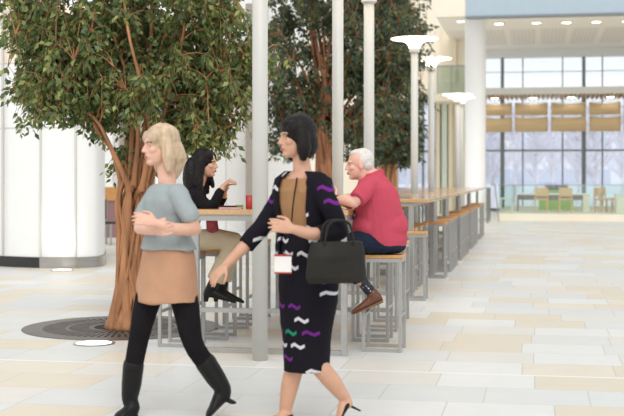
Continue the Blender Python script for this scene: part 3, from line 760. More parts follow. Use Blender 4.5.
ells = [E(142, 35, .5, 40, 45, .35, .9), E(60, 60, 0, 40, 36, .4, .6), E(196, 122, .1, 22, 16, .35, .5), E(82, 50, 0, 55, 42, .55, 1.5), (E(45, 25, 0, 36, 26, .4, .6)), E(68, 85, 0, 38, 26, .45, .7), E(60, 90, -.1, 22, 20, .3, .25), E(120, 75, .1, 45, 34, .7, .6), E(178, 85, 0, 48, 46, .6, 1.5), E(212, 60, 0, 42, 46, .5, 1.15), E(190, 118, 0, 26, 22, .4, .55),
        E(206, 124, 0, 16, 18, .3, .5), E(232, 84, 0, 22, 26, .3, .4), E(90, 112, 0, 22, 16, .35, .25), E(120, -10, 0, 115, 50, .9, 2.2), E(185, 10, 0, 70, 40, .8, 1.3), E(140, -85, 0, 110, 60, .9, 1.5), E(112, 112, -.1, 24, 18, .4, .15), E(135, 150, .1, 16, 26, .25, .14)]
t1 = tree(at(126, Zc=Z1).to_3d()*1, 'nearest ficus tree with twisted orange-brown stems in the round iron grate', stems, limbs, ells, 3000, 13, .073, M['leafA'], M['bark'], 11)
t1.location.z = 0
# second ficus behind the passing woman
Z2 = 21.2; q = lambda px, py, b=0: rel(px, py, b, Z2, 328)
stems = []
for i in range(9):
    a = i/9*2*PI; r0 = .17; P = []
    for k, z in enumerate((-.01, .6, 1.2, 1.8, 2.4)):
        aa = a+.5*k*(1 if i % 2 else -1); P.append(V((math.cos(aa)*r0, math.sin(aa)*r0, z)))
    P.append(P[-1]+V((math.cos(a)*.25, math.sin(a)*.25, 1.0))); P.append(P[-1]+V((math.cos(a)*.3, math.sin(a)*.3, 1.6)))
    stems.append((P, [.085, .07, .06, .055, .05, .035, .015]))
def limbset(tops_, rnd, n, spread, zt):
    out = []
    for i in range(n):
        a = rnd.uniform(0, 2*PI); z0 = rnd.uniform(1.4, 2.6); L = rnd.uniform(.6, 1)*spread
        p = V((math.cos(a)*.12, math.sin(a)*.12, z0)); e = V((math.cos(a)*L, math.sin(a)*L*.7, z0+rnd.uniform(.4, zt)))
        out.append(([p, p.lerp(e, .4)+V((0, 0, .2)), e], [.035, .024, .01]))
    return out
def E(px, py, b, rx, ry, rb, w): return (q(px, py, b), (rx*Z2/1200, rb, ry*Z2/1200), w)
ells = [E(322, 50, 0, 62, 60, 1.1, 2.4), E(375, 40, 0, 45, 60, 1.0, 2), E(285, 80, 0, 34, 62, .8, .9), E(280, 130, 0, 24, 34, .6, .45), E(350, 110, .2, 52, 50, .9, 2), E(340, -30, 0, 90, 50, 1.2, 2.4), E(390, 75, 0, 24, 50, .8, 1.2), E(310, 120, .3, 40, 40, .8, .9), E(340, -100, 0, 80, 50, 1.1, 1.2)]
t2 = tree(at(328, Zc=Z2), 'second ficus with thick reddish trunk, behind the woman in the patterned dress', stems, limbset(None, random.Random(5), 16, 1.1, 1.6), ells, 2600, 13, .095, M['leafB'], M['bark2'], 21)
t2.location.z = 0
Z3 = 29.8; q = lambda px, py, b=0: rel(px, py, b, Z3, 389)
stems = []
for i in range(6):
    a = i/6*2*PI; r0 = .12; P = []
    for k, z in enumerate((-.01, .6, 1.1, 1.7, 2.4)):
        aa = a+.6*k; P.append(V((math.cos(aa)*r0, math.sin(aa)*r0, z)))
    P.append(P[-1]+V((math.cos(a)*.5, math.sin(a)*.3, 1.8)))
    stems.append((P, [.08, .07, .06, .055, .045, .02]))
def E(px, py, b, rx, ry, rb, w): return (q(px, py, b), (rx*Z3/1200, rb, ry*Z3/1200), w)
ells = [E(394, 110, 0, 28, 42, 1.0, 2), E(372, 130, 0, 26, 36, .8, 1), E(396, 50, 0, 28, 50, 1.0, 1.8), E(406, 140, 0, 16, 22, .6, .35), E(390, 0, 0, 44, 50, 1.2, 1.5), E(385, 150, 0, 34, 16, .7, .3)]
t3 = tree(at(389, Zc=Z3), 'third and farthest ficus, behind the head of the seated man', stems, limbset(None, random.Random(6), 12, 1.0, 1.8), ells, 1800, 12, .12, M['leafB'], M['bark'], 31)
t3.location.z = 0

# black chair and timber counter in the recess left of the first tree
k_ = empty('bench_counter', (X_at(118, 25.8), 25.8, 0)); tag(k_, 'orange wooden counter in the taupe recess left of the nearest tree', 'counter')
kw = 1.3; kh = Z_at(118, 187, 25.8)
obj('body', boxes((-kw*.5, kw, -.3, .3, 0, kh-.3)), M['mauve'], k_); obj('counter_top', boxes((-kw*.5, kw, -.34, .3, kh-.3, kh)), M['orange'], k_)
ch = empty('side_chair', (X_at(108.5, 22.8), 22.8, 0), 1.3); tag(ch, 'black side chair standing past the end of the white wall', 'chair')
obj('seat', boxes((-.22, .22, -.22, .22, .42, .46)), M['chairblk'], ch, bevel=.01); obj('backrest', boxes((-.22, .22, .19, .23, .5, .9)), M['chairblk'], ch, bevel=.01)
for sx in (-1, 1):
    for sy in (-1, 1): obj('leg', boxes((sx*.2-.015, sx*.2+.015, sy*.2-.015, sy*.2+.015, 0, .42 if sy < 0 else .9)), M['frame'], ch)

# ------------------------------------------------------------------ people
UP = V((0, 0, 1))
class Fig:
    def __init__(s, x0, Z0, label):
        s.x0, s.Z0 = x0, Z0; p = at(x0, Zc=Z0)
        s.root = empty('person', (p.x, p.y, 0), TH); tag(s.root, label, 'person')
    def J(s, px, py, b=0):
        Z = s.Z0+b
        return V(((px-312)*Z/1200-(s.x0-312)*s.Z0/1200, b, CH+(177-py)*Z/1200))
def head(bm, c, f, k=.93, up=None, neck=None, male=False):
    """skull, jaw, nose, lips, ears; returns a function local->figure"""
    u = (up or UP).normalized(); f = (f-u*f.dot(u)).normalized(); s = u.cross(f)
    P = lambda a, b, d: c+(f*a+s*b+u*d)*k
    e = lambda p, r: ell(bm, P(*p), [x*k for x in r], (f, s, u))
    e((-.012, 0, .030), (.098, .078, .094)); e((.028, 0, -.040), (.066, .060, .080)); e((.062, 0, -.095), (.030, .030, .022))
    e((.030, 0, -.075), (.055, .052, .040)); e((.076, 0, .026), (.020, .052, .014)); e((.080, 0, -.058), (.020, .030, .020))
    tube(bm, [P(.088, 0, .015), P(.101, 0, -.010), P(.109, 0, -.027)], [.008*k, .010*k, .012*k], 8, 2)
    for t in (-1, 1):
        e((.100, t*.010, -.031), (.010, .008, .007)); e((.062, t*.042, -.022), (.026, .020, .022)); e((-.004, t*.077, -.010), (.020, .008, .032))
    if neck is not None: tube(bm, [P(-.020, 0, -.045), P(-.028, 0, -.10), neck], [.050*k+(.008 if male else 0), .050*k+(.010 if male else 0), .056*k+(.014 if male else 0)], 14, 3)
    return P, (f, s, u)
def face_parts(root, P, fr, k, eye=True, brow='brow'):
    for t in (-1, 1):
        bm = ell(bmesh.new(), P(.0665, t*.032, -.001), [.0125*k]*3, fr, 8); q = obj('eye', bm, M['eye'], root, smooth=True)
        obj('iris', ell(bmesh.new(), P(.0758, t*.0335, -.001), [.0052*k]*3, fr, 6), M['iris'], q, smooth=True)
        obj('eyebrow', tube(bmesh.new(), [P(.091, t*.012, .021), P(.090, t*.032, .027), P(.076, t*.051, .021)], [.0034*k]*3, 6, 2), M[brow], root, smooth=True)
    bm = tube(bmesh.new(), [P(.086, -.024, -.062), P(.101, 0, -.058), P(.086, .024, -.062)], [.002, .0055*k, .002], 8, 3); tube(bm, [P(.086, -.022, -.066), P(.100, 0, -.068), P(.086, .022, -.066)], [.002, .006*k, .002], 8, 3)
    obj('lips', bm, M['lip'], root, smooth=True)
def hand(bm, w, d, n, curl=.5, k=1.0, side=1):
    """palm, four fingers and a thumb from wrist w along d, palm facing n"""
    d = d.normalized(); n = (n-d*n.dot(d)).normalized(); x = d.cross(n)*side
    loft(bm, [(w-d*.01, x*.026*k, n*.019*k), (w+d*.03*k, x*.034*k, n*.016*k), (w+d*.06*k, x*.040*k, n*.014*k), (w+d*.088*k, x*.040*k, n*.012*k)], 14)
    for i, (o, L) in enumerate(((-.031, .058), (-.0105, .070), (.0105, .076), (.031, .068))):
        p = w+d*.080*k+x*o*k; a = curl*(.5+.06*(3-i)); dr = (d+x*o*2.4).normalized(); pts = [p]
        for sgm in (.48, .30, .22):
            dr = (dr*math.cos(a)+n*math.sin(a)).normalized(); p = p+dr*L*sgm*k*1.02; pts.append(p); 
        tube(bm, pts, [.0088*k, .0082*k, .0074*k, .0064*k], 8, 2)
    p = w+d*.022*k+x*.026*k; pts = [p, p+(d*.55+x*.70+n*.30).normalized()*.036*k]; pts.append(pts[-1]+(d*.85+x*.22+n*.45).normalized()*.032*k); pts.append(pts[-1]+(d*.9+n*.5).normalized()*.024*k)
    tube(bm, pts, [.013*k, .0105*k, .0095*k, .0075*k], 8, 2)
def torso(bm, rings, s, f, n=24, inf=0): return loft(bm, [(c+f*o, s*(a+inf), f*(b+inf)) for c, a, b, o in rings], n)
def shoe(bm, heel, toe, h=.07, w=.042, heelh=0, n=UP):
    """low shoe body between heel and toe points (on the sole line)"""
    d = (toe-heel); L = d.length; d.normalize(); s = d.cross(n).normalized(); u = s.cross(d)
    R_ = []
    for t, ww, hh in ((0.0, .55, .75), (.08, .80, 1.0), (.3, .85, 1.0), (.5, .92, .78), (.7, 1.08, .58), (.86, .95, .45), (.96, .6, .32), (1, .3, .2)):
        R_.append((heel+d*L*t+u*h*hh*.5, s*w*ww, u*h*hh*.5))
    return loft(bm, R_, 16)

# ---- man in pink polo
F = Fig(385, 9.36, 'seated white-haired person in pink polo shirt, jeans and brown shoes leaning on the table')
f, s = V((-1, 0, 0)), V((0, -1, 0)); J = F.J
hc = J(359.5, 164.5, -.02)
tor = [(J(386, 246), .175, .150, 0), (J(384, 240), .19, .178, 0), (J(381, 228), .195, .190, 0), (J(379, 213), .20, .185, 0), (J(377, 199), .205, .172, 0), (J(375, 187), .20, .145, 0), (J(373.5, 178.5), .14, .105, 0), (J(373, 173), .09, .07, 0)]
nk = J(371, 176, -.01)
legs = {}
for side, b in ((-1, -.10), (1, .11)):
    legs[side] = ([J(384, 243.5, b), J(360, 242.0, b-.01), J(338, 246, b-.01)], [J(338, 246, b-.01), J(351, 268, b-.01), J(370, 291, b)])
arm = [J(368, 186.5, -.17), J(361, 196, -.24), J(354, 202.5, -.24)]; fore = [J(354, 202.5, -.24), J(346, 200, -.22), J(336, 199.5, -.15)]
armR = [J(370, 186, .17), J(359, 197, .22), J(350, 203.6, .22)]; foreR = [J(350, 203.6, .22), J(342, 201, .12), J(336, 198, .0)]
bm = bmesh.new(); P, fr = head(bm, hc, V((-1, -.06, -.04)), .98, V((-.08, 0, 1)), nk, True); torso(bm, tor, s, f, inf=-.02)
tube(bm, arm, [.052, .046, .040], 12); tube(bm, fore, [.043, .042, .029], 12); tube(bm, armR, [.052, .046, .040], 12); tube(bm, foreR, [.043, .040, .029], 12)
hand(bm, fore[-1], V((-.6, .3, .55)), V((.5, .8, -.2)), 1.5, .98, -1); hand(bm, foreR[-1], V((-.75, -.4, .4)), V((0, -.5, -.8)), 1.2, .98, 1)
for sd in (-1, 1): tube(bm, legs[sd][0], [.066, .070, .058], 12); tube(bm, legs[sd][1], [.055, .052, .036], 12)
blob('body', bm, M['skinM'], F.root, .0048, 3); face_parts(F.root, P, fr, .98, brow='gbrow')
bm = bmesh.new(); torso(bm, tor, s, f, inf=.004)
tube(bm, [arm[0]+V((0, .03, 0)), arm[0].lerp(arm[1], .55), J(357, 199.5, -.262)], [.080, .072, .066], 16, 3, False); ell(bm, arm[0]+V((.0, .02, -.0)), (.085, .075, .078))
tube(bm, [armR[0]-V((0, .03, 0)), armR[0].lerp(armR[1], .7)], [.08, .068], 14, 1, False); ell(bm, armR[0], (.08, .07, .075))
ell(bm, J(378, 184, 0), (.10, .15, .06)); ell(bm, J(390, 226), (.14, .185, .15)); ell(bm, J(368, 226), (.125, .18, .13)); ell(bm, J(388, 238), (.135, .185, .085)); ell(bm, J(384, 199), (.12, .18, .13))
blob('polo_shirt', bm, M['pink'], F.root, .007, 5, .006, 8)
bm = bmesh.new(); c0_ = J(371.5, 174.5, -.01)
loft(bm, [(c0_+V((.012, 0, -.022)), V((.092, 0, .02)), V((0, .082, 0))), (c0_+V((.006, 0, .018)), V((.080, 0, .028)), V((0, .070, 0)))], 20); blob('collar', bm, M['pink'], F.root, .006, 3, .003, 12)
bm = bmesh.new()
for sd in (-1, 1):
    l = legs[sd]; tube(bm, l[0], [.082, .086, .072], 16); tube(bm, [l[1][0], l[1][1], l[1][1].lerp(l[1][2], .50)], [.073, .070, .062], 14, 3, False)
ell(bm, J(386, 246.3), (.155, .185, .062)); ell(bm, J(376, 244), (.12, .18, .07))
blob('jeans', bm, M['denim'], F.root, .007, 4, .006, 10, zmin=SH+.001 if False else None)
for sd in (-1, 1):
    l = legs[sd]; an = l[1][2]; b = -.10 if sd < 0 else .11
    obj('sock', tube(bmesh.new(), [l[1][1].lerp(an, .35), an], [.046, .042], 12, 2), M['sock'], F.root, smooth=True)
    hl = J(383.5, 300.5, b); to = J(351.5, 314.5, b)
    bm = shoe(bmesh.new(), hl, to, .082, .046, n=V((-.35, 0, 1))); tube(bm, [an+V((.02, 0, -.02)), J(373, 297, b)], [.045, .045], 12, 2)
    q = blob('shoe', bm, M['brown'], F.root, .005, 2)
    d = (to-hl).normalized(); nn = V((0, 1, 0)).cross(d).normalized(); nn = nn if nn.z < 0 else -nn
    bm = loft(bmesh.new(), [(hl+d*.005*1+nn*.002, V((0, .026, 0)), nn*.011), (hl+d*.03+nn*.002, V((0, .040, 0)), nn*.012), (hl.lerp(to, .5)+nn*.001, V((0, .040, 0)), nn*.009), (hl.lerp(to, .75)+nn*.001, V((0, .050, 0)), nn*.009), (to-d*.01, V((0, .024, 0)), nn*.007)], 16)
    obj('sole', bm, M['sole'], q)
bm = bmesh.new()
e = lambda p, r: ell(bm, P(*p), r, fr)
e((-.032, 0, .036), (.086, .081, .092)); e((-.050, 0, -.005), (.058, .076, .060)); e((.000, 0, .092), (.070, .060, .032))
blob('hair', bm, M['grey_hair'], F.root, .005, 2, .003, 40)
bm = tube(bmesh.new(), [fore[-1]-(fore[-1]-fore[-2]).normalized()*.030, fore[-1]-(fore[-1]-fore[-2]).normalized()*.008], [.037, .036], 16, 1, False); obj('wristwatch', bm, M['rubber'], F.root)

# ---- seated woman
F = Fig(180, 9.66, 'seated young person with long black hair, black top and beige trousers, hands raised')
f, s = V((1, 0, 0)), V((0, 1, 0)); J = F.J; F.root.location.z = 0
hc = J(205.5, 163.5, -.02)
tor = [(J(184, 249), .16, .12, 0), (J(184, 241), .17, .125, 0), (J(186, 226), .135, .10, 0), (J(190, 212), .145, .105, 0), (J(193, 200), .16, .10, 0), (J(196, 192), .15, .075, 0), (J(198, 186.5), .09, .05, 0)]
nk = J(198.5, 184, -.01)
leg = [[J(186, 241.5, b), J(210, 239, b), J(234, 241, b)] for b in (-.08, .10)]
shin = [[J(234, 241, -.08), J(224, 262, -.08), J(211, 288, -.08)], [J(234, 241, .10), J(228, 262, .10), J(222, 288, .10)]]
aN = [J(197, 196, -.15), J(206, 206, -.17), J(214.5, 203.6, -.14)]; fN = [J(214.5, 203.6, -.14), J(219, 194, -.12), J(223.5, 186.0, -.10)]
aF = [J(198, 196, .14), J(208, 205, .14), J(219, 204.2, .10)]; fF = [J(219, 204.2, .10), J(222, 199, .06), J(224.5, 194, .02)]
bm = bmesh.new(); P, fr = head(bm, hc, V((1, -.22, -.03)), .90, V((.05, 0, 1)), nk); torso(bm, tor, s, f, inf=-.015)
tube(bm, aN, [.04, .034, .03], 12); tube(bm, fN, [.032, .029, .021], 12); tube(bm, aF, [.04, .034, .03], 12); tube(bm, fF, [.032, .029, .021], 12)
hand(bm, fN[-1], V((.75, .0, .66)), V((.6, .3, -.75)), 1.9, .85, 1); hand(bm, fF[-1], V((.3, -.25, .9)), V((.9, -.2, -.2)), 1.2, .85, -1)
for l, sh_ in zip(leg, shin): tube(bm, l, [.07, .068, .052], 12); tube(bm, sh_, [.05, .045, .030], 12)
blob('body', bm, M['skinB'], F.root, .0045, 3); face_parts(F.root, P, fr, .90)
bm = bmesh.new(); torso(bm, tor[1:], s, f, inf=.006); ell(bm, aN[0], (.055, .05, .055)); ell(bm, aF[0], (.055, .05, .055))
for A, B in ((aN, fN), (aF, fF)): tube(bm, A, [.052, .044, .040], 12); tube(bm, [B[0], B[1], B[1].lerp(B[2], .55)], [.041, .039, .033], 12, 3, False)
blob('black_top', bm, M['bcloth'], F.root, .0055, 4, .005, 10)
bm = bmesh.new()
for l, sh_ in zip(leg, shin): tube(bm, l, [.078, .086, .072], 16); tube(bm, [sh_[0], sh_[1], sh_[1].lerp(sh_[2], .72)], [.072, .070, .066], 14, 3, False)
ell(bm, J(184, 245.5), (.135, .17, .046))
blob('trousers', bm, M['beige'], F.root, .0065, 4, .006, 9)
for i, sh_ in enumerate(shin):
    an = sh_[2]; b = -.08 if i == 0 else .10; dx = 0 if i == 0 else 10
    hl = J(204+dx, 296, b); to = J(236+dx*.8, 303.5, b)
    bm = shoe(bmesh.new(), hl, to, .075, .038, n=V((.2, 0, 1))); tube(bm, [sh_[1].lerp(an, .62), an, hl.lerp(to, .13)+V((0, 0, .03))], [.042, .042, .038], 12, 3)
    loft(bm, [(hl+V((.02, 0, .02)), V((.026, 0, 0)), V((0, .026, 0))), (hl+V((.015, 0, -.045)), V((.018, 0, 0)), V((0, .02, 0)))], 12)
    blob('ankle_boot', bm, M['bleather'], F.root, .005, 2)
bm = bmesh.new(); e = lambda p, r: ell(bm, P(*p), r, fr)
e((-.025, 0, .038), (.098, .084, .092)); e((-.06, 0, -.03), (.065, .085, .09)); e((.020, .045, .070), (.055, .035, .045)); e((.020, -.045, .070), (.055, .035, .045))
for t in (-1, 1): tube(bm, [P(-.03, t*.06, .02), P(-.035, t*.075, -.08), P(-.03, t*.085, -.17), P(.0, t*.09, -.25)], [.045, .045, .042, .02], 10, 4)
tube(bm, [P(-.07, 0, .02), P(-.10, 0, -.10), P(-.11, 0, -.24), P(-.12, 0, -.34)], [.06, .075, .07, .03], 12, 4); tube(bm, [P(.02, .075, .0), P(.01, .10, -.1), P(.05, .10, -.20)], [.03, .03, .018], 10, 4)
ell(bm, J(192, 178), (.075, .10, .17)); ell(bm, J(191, 195), (.05, .09, .12))
blob('hair', bm, M['black_hair'], F.root, .0055, 2, .006, 22)
obj('bracelet', tube(bmesh.new(), [fF[1].lerp(fF[2], .7), fF[1].lerp(fF[2], .85)], [.030, .029], 14, 1, False), M['gold'], F.root)
bm = loft(bmesh.new(), [(J(211.5, 216.5, -.09), V((.045, 0, .0)), V((0, .05, 0))), (J(212.5, 226, -.10), V((.05, 0, 0)), V((0, .05, 0))), (J(213, 233.5, -.10), V((.050, 0, .0)), V((0, .05, 0)))], 14)
blob('red_shirt_hem', bm, M['redcheck'], F.root, .006, 2, .006, 12)

# ---- woman walking past at the left
F = Fig(164, 6.72, 'blonde person walking left in grey-blue top, tan skirt and black boots, nearest the tree')
f = V((-.80, -.60, 0)); s = UP.cross(f); J = F.J
hc = J(160, 146, 0)
tor = [(J(169, 268), .165, .12, 0), (J(168, 249), .185, .135, 0), (J(167, 234), .145, .108, 0), (J(167, 215), .14, .105, 0), (J(168, 200), .165, .105, 0), (J(168, 190), .165, .08, 0), (J(168, 184), .09, .055, 0)]
nk = J(167, 182, 0)
l1 = [J(162, 265, .03), J(148, 300, .0), J(139, 338, -.03), J(133, 370, -.01), J(130, 399, .02)]
l2 = [J(176, 265, -.03), J(186, 308, -.06), J(193, 343, -.08), J(208, 366, -.06), J(223, 389, -.05)]
shN, shF = J(178, 193.5, -.12), J(158, 193.5, .12)
aN = [shN, J(188, 212, -.17), J(195, 229, -.16)]; fN = [aN[2], J(176, 229, -.24), J(156, 223, -.27)]
aF = [shF, J(145, 212, .10), J(140, 228, .04)]; fF = [aF[2], J(146, 229, -.10), J(156, 231, -.20)]
bm = bmesh.new(); P, fr = head(bm, hc, V((-.86, -.5, -.05)), .93, V((-.05, 0, 1)), nk); torso(bm, tor, s, f, inf=-.012)
for A, B in ((aN, fN), (aF, fF)): tube(bm, A, [.046, .040, .034], 12); tube(bm, B, [.036, .034, .024], 12)
hand(bm, fN[-1], (fN[2]-fN[1]), V((.1, .8, -.4)), .7, .9, -1); hand(bm, fF[-1], (fF[2]-fF[1])+V((-.0, 0, .02)), V((.6, .3, .2)), .7, .9, 1)
for l in (l1, l2): tube(bm, l, [.082, .070, .050, .046, .032], 12)
blob('body', bm, M['skinA'], F.root, .005, 3); face_parts(F.root, P, fr, .93)
bm = bmesh.new(); torso(bm, tor[1:], s, f, inf=.010); ell(bm, shN, (.058, .058, .055)); ell(bm, shF, (.058, .058, .055))
for A in (aN, aF): tube(bm, [A[0], A[1], A[1].lerp(A[2], .4)], [.060, .056, .052], 14, 3, False)
blob('grey_top', bm, M['greytop'], F.root, .006, 4, .008, 8)
bm = loft(bmesh.new(), [(J(167.5, 243), s*.150, f*.112), (J(168, 252), s*.178, f*.134), (J(168, 270), s*.188, f*.148), (J(168, 288), s*.196, f*.160), (J(168, 301), s*.200, f*.168)], 32)
blob('tan_skirt', bm, M['tan'], F.root, .007, 3, .012, 6)
bm = bmesh.new()
for l in (l1, l2): tube(bm, l[:4]+[l[3].lerp(l[4], .3)], [.09, .076, .057, .052, .048], 14)
blob('leggings', bm, M['bcloth'], F.root, .0065, 3)
for i, l in enumerate((l1, l2)):
    an = l[4]; hl = J(137, 416, .02) if i == 0 else J(231, 397, -.04); to = J(115, 420, -.06) if i == 0 else J(208, 419.5, -.10)
    bm = shoe(bmesh.new(), hl, to, .085, .042, n=UP if i == 0 else V((-.6, 0, 1))); tube(bm, [l[3].lerp(an, -.15), l[3].lerp(an, .5), an, hl.lerp(to, .18)+(V((0, 0, .05)) if i == 0 else V((-.02, 0, .03)))], [.060, .056, .046, .040], 14, 3)
    q = hl+(to-hl)*.12; dn = V((0, 0, -.05)) if i == 0 else V((.030, 0, -.022))
    loft(bm, [(q, V((.028, 0, 0)), V((0, .028, 0))), (q+dn, V((.024, 0, 0)), V((0, .025, 0)))], 12)
    blob('boot', bm, M['bleather'], F.root, .0055, 2, zmin=.001)
bm = bmesh.new(); e = lambda p, r: ell(bm, P(*p), r, fr)
e((-.022, 0, .040), (.100, .087, .094)); e((-.055, 0, -.03), (.070, .088, .095)); e((.03, .055, .055), (.055, .03, .045)); e((.03, -.055, .055), (.055, .03, .045))
for t in (-1, 1): tube(bm, [P(-.01, t*.07, .02), P(-.015, t*.082, -.06), P(-.02, t*.080, -.14)], [.035, .036, .022], 10, 4)
tube(bm, [P(-.07, 0, 0), P(-.085, 0, -.08), P(-.075, 0, -.17)], [.065, .075, .04], 12, 4)
blob('hair', bm, M['blonde'], F.root, .0055, 2, .005, 24)

# ---- woman in the patterned dress walking past in front of the table
F = Fig(304, 6.5, 'dark-haired person walking left in black patterned cardigan and skirt over camel top')
f = V((-.72, -.69, 0)).normalized(); s = UP.cross(f); J = F.J
hc = J(296, 138, 0)
tor = [(J(309, 265), .165, .125, 0), (J(308, 248), .17, .12, 0), (J(306, 226), .135, .10, 0), (J(304, 208), .15, .11, 0), (J(303, 191), .17, .105, 0), (J(303, 178.5), .165, .08, 0), (J(303, 171), .09, .055, 0)]
nk = J(302, 170, 0)
l1 = [J(304, 262, .05), J(299, 312, .03), J(297, 355, .0), J(290, 385, .0), J(285, 412, .02)]
l2 = [J(314, 262, -.05), J(312, 312, -.06), J(311, 352, -.05), J(331, 380, -.02), J(345, 398, .02)]
shN, shF = J(318, 183, -.12), J(289, 183, .12)
aN = [shN, J(331, 208, -.18), J(339, 231, -.17)]; fN = [aN[2], J(314, 234, -.26), J(293, 229, -.30)]
aF = [shF, J(275, 208, .10), J(261, 229, .05)]; fF = [aF[2], J(243, 248, .0), J(226, 265, -.03)]
bm = bmesh.new(); P, fr = head(bm, hc, V((-.90, -.42, -.03)), .90, V((-.04, 0, 1)), nk); torso(bm, tor, s, f, inf=-.012)
for A, B in ((aN, fN), (aF, fF)): tube(bm, A, [.046, .040, .034], 12); tube(bm, B, [.037, .035, .024], 12)
hand(bm, fN[-1], (fN[2]-fN[1]), V((.2, .9, -.3)), .8, .9, -1); hand(bm, fF[-1], (fF[2]-fF[1]), V((.5, .6, -.4)), .45, .9, 1)
for l in (l1, l2): tube(bm, l, [.082, .070, .052, .050, .032], 14)
for i, l in enumerate((l1, l2)):
    hl = J(291, 417, .03) if i == 0 else J(350, 403, .03); to = J(268, 425.5, -.08) if i == 0 else J(338, 424, -.06)
    shoe(bm, hl, to, .055, .034, n=UP if i == 0 else V((-.9, 0, .8))); tube(bm, [l[4], hl.lerp(to, .15)+V((-.005, 0, .015))], [.032, .030], 10, 1)
blob('body', bm, M['skinB'], F.root, .005, 3, zmin=.004); face_parts(F.root, P, fr, .90)
for i in (0, 1):
    hl = J(291.5, 418, .03) if i == 0 else J(351, 404, .03); to = J(266, 427, -.09) if i == 0 else J(337, 426, -.07)
    bm = shoe(bmesh.new(), hl, to, .035, .040, n=UP if i == 0 else V((-.9, 0, .8)))
    q = hl+(to-hl)*.08; dn = V((0, 0, -(q.z-.002))) if i == 0 else V((.06, 0, -.03)); loft(bm, [(q, V((.018, 0, 0)), V((0, .018, 0))), (q+dn, V((.010, 0, 0)), V((0, .010, 0)))], 10)
    blob('heeled_shoe', bm, M['bleather'], F.root, .004, 1, zmin=.001)
bm = bmesh.new(); torso(bm, tor[1:-1], s, f, inf=.006); blob('camel_top', bm, M['camel'], F.root, .006, 3, .005, 9)
bm = loft(bmesh.new(), [(J(306.5, 232), s*.150, f*.115), (J(308, 248), s*.182, f*.135), (J(309, 268), s*.190, f*.145), (J(308, 300), s*.178, f*.145), (J(307, 335), s*.138, f*.130), (J(306, 370), s*.118, f*.125)], 32)
blob('patterned_skirt', bm, M['dress'], F.root, .006, 2, .006, 8)
# open cardigan: shell round the back and sides, then the sleeves
def shell(bm, rings, s, f, a0, a1, th, n=22):
    O, I = [], []
    for c, a, b, o in rings:
        O.append([bm.verts.new(c+s*(a+th)*math.sin(t)+f*(b+th)*math.cos(t)) for t in [a0+(a1-a0)*i/n for i in range(n+1)]])
        I.append([bm.verts.new(c+s*a*math.sin(t)+f*b*math.cos(t)) for t in [a0+(a1-a0)*i/n for i in range(n+1)]])
    for G in (O, I):
        for j in range(len(G)-1):
            for i in range(n): bm.faces.new((G[j][i], G[j][i+1], G[j+1][i+1], G[j+1][i]))
    for i in range(n):
        bm.faces.new((O[0][i], O[0][i+1], I[0][i+1], I[0][i])); bm.faces.new((O[-1][i], O[-1][i+1], I[-1][i+1], I[-1][i]))
    for j in range(len(O)-1):
        bm.faces.new((O[j][0], O[j+1][0], I[j+1][0], I[j][0])); bm.faces.new((O[j][n], O[j+1][n], I[j+1][n], I[j][n]))
car = [(J(310, 262), .192, .15, 0), (J(308, 246), .186, .142, 0), (J(306, 226), .155, .122, 0), (J(304, 208), .165, .125, 0), (J(303, 191), .182, .118, 0), (J(303, 178.5), .175, .092, 0), (J(302.5, 171), .095, .065, 0)]
bm = bmesh.new(); shell(bm, car, s, f, math.radians(42), math.radians(335), .018)
for A, B in ((aN, fN), (aF, fF)):
    tube(bm, A, [.064, .056, .050], 14); tube(bm, [B[0], B[0].lerp(B[1], .45), B[1].lerp(B[2], -.15)], [.052, .050, .048], 14, 2, False)
blob('patterned_cardigan', bm, M['dress'], F.root, .006, 3, .006, 9)
bm = bmesh.new(); e = lambda p, r: ell(bm, P(*p), r, fr)
e((-.020, 0, .044), (.102, .090, .096)); e((-.05, 0, -.03), (.080, .090, .095)); e((.022, .055, .060), (.052, .033, .045)); e((.022, -.055, .060), (.052, .033, .045)); e((.055, 0, .088), (.035, .055, .026))
for t in (-1, 1): tube(bm, [P(-.01, t*.072, .02), P(-.01, t*.084, -.06), P(-.005, t*.080, -.115)], [.038, .040, .024], 10, 4)
blob('hair', bm, M['black_hair'], F.root, .0055, 2, .004, 24)
W2 = F
# her shoulder bag and the card at her hip (carried things)
def world(F, p): return F.root.matrix_basis @ p
F.root.rotation_euler = (0, 0, TH); bpy.context.view_layer.update()
bp = J(337, 283, -.30)
hb = empty('handbag', world(F, bp), TH+.35); tag(hb, 'large charcoal handbag hanging from the forearm of the person in the patterned dress', 'handbag')
bm = loft(bmesh.new(), [(V((0, 0, 0)), V((.155, 0, 0)), V((0, .045, 0))), (V((0, 0, .03)), V((.168, 0, 0)), V((0, .062, 0))), (V((0, 0, .14)), V((.160, 0, 0)), V((0, .058, 0))), (V((0, 0, .215)), V((.145, 0, 0)), V((0, .030, 0)))], 28)
blob('bag_body', bm, M['bag'], hb, .006, 2, .005, 8)
for t in (-1, 1): obj('strap', tube(bmesh.new(), [(-.08, t*.03, .20), (-.06, t*.034, .30), (0, t*.03, .325), (.06, t*.034, .30), (.08, t*.03, .20)], [.007]*5, 8, 4), M['bag'], hb, smooth=True)
cp = J(283, 264, -.24)
cd = empty('name_card', world(F, cp), TH-.2); tag(cd, 'white card with red edges hanging at the hip of the person in the patterned dress', 'card')
obj('card', boxes((-.045, .045, -.003, .003, -.045, .045)), M['paper'], cd); obj('red_edge', boxes((-.046, .046, -.004, .004, .040, .050)), M['red'], cd); obj('red_edge', boxes((-.046, .046, -.004, .004, -.050, -.042)), M['red'], cd)
l0 = cd.matrix_basis.inverted()
cdm = Matrix.Translation(cd.location) @ Matrix.Rotation(TH-.2, 4, 'Z'); inv = cdm.inverted()
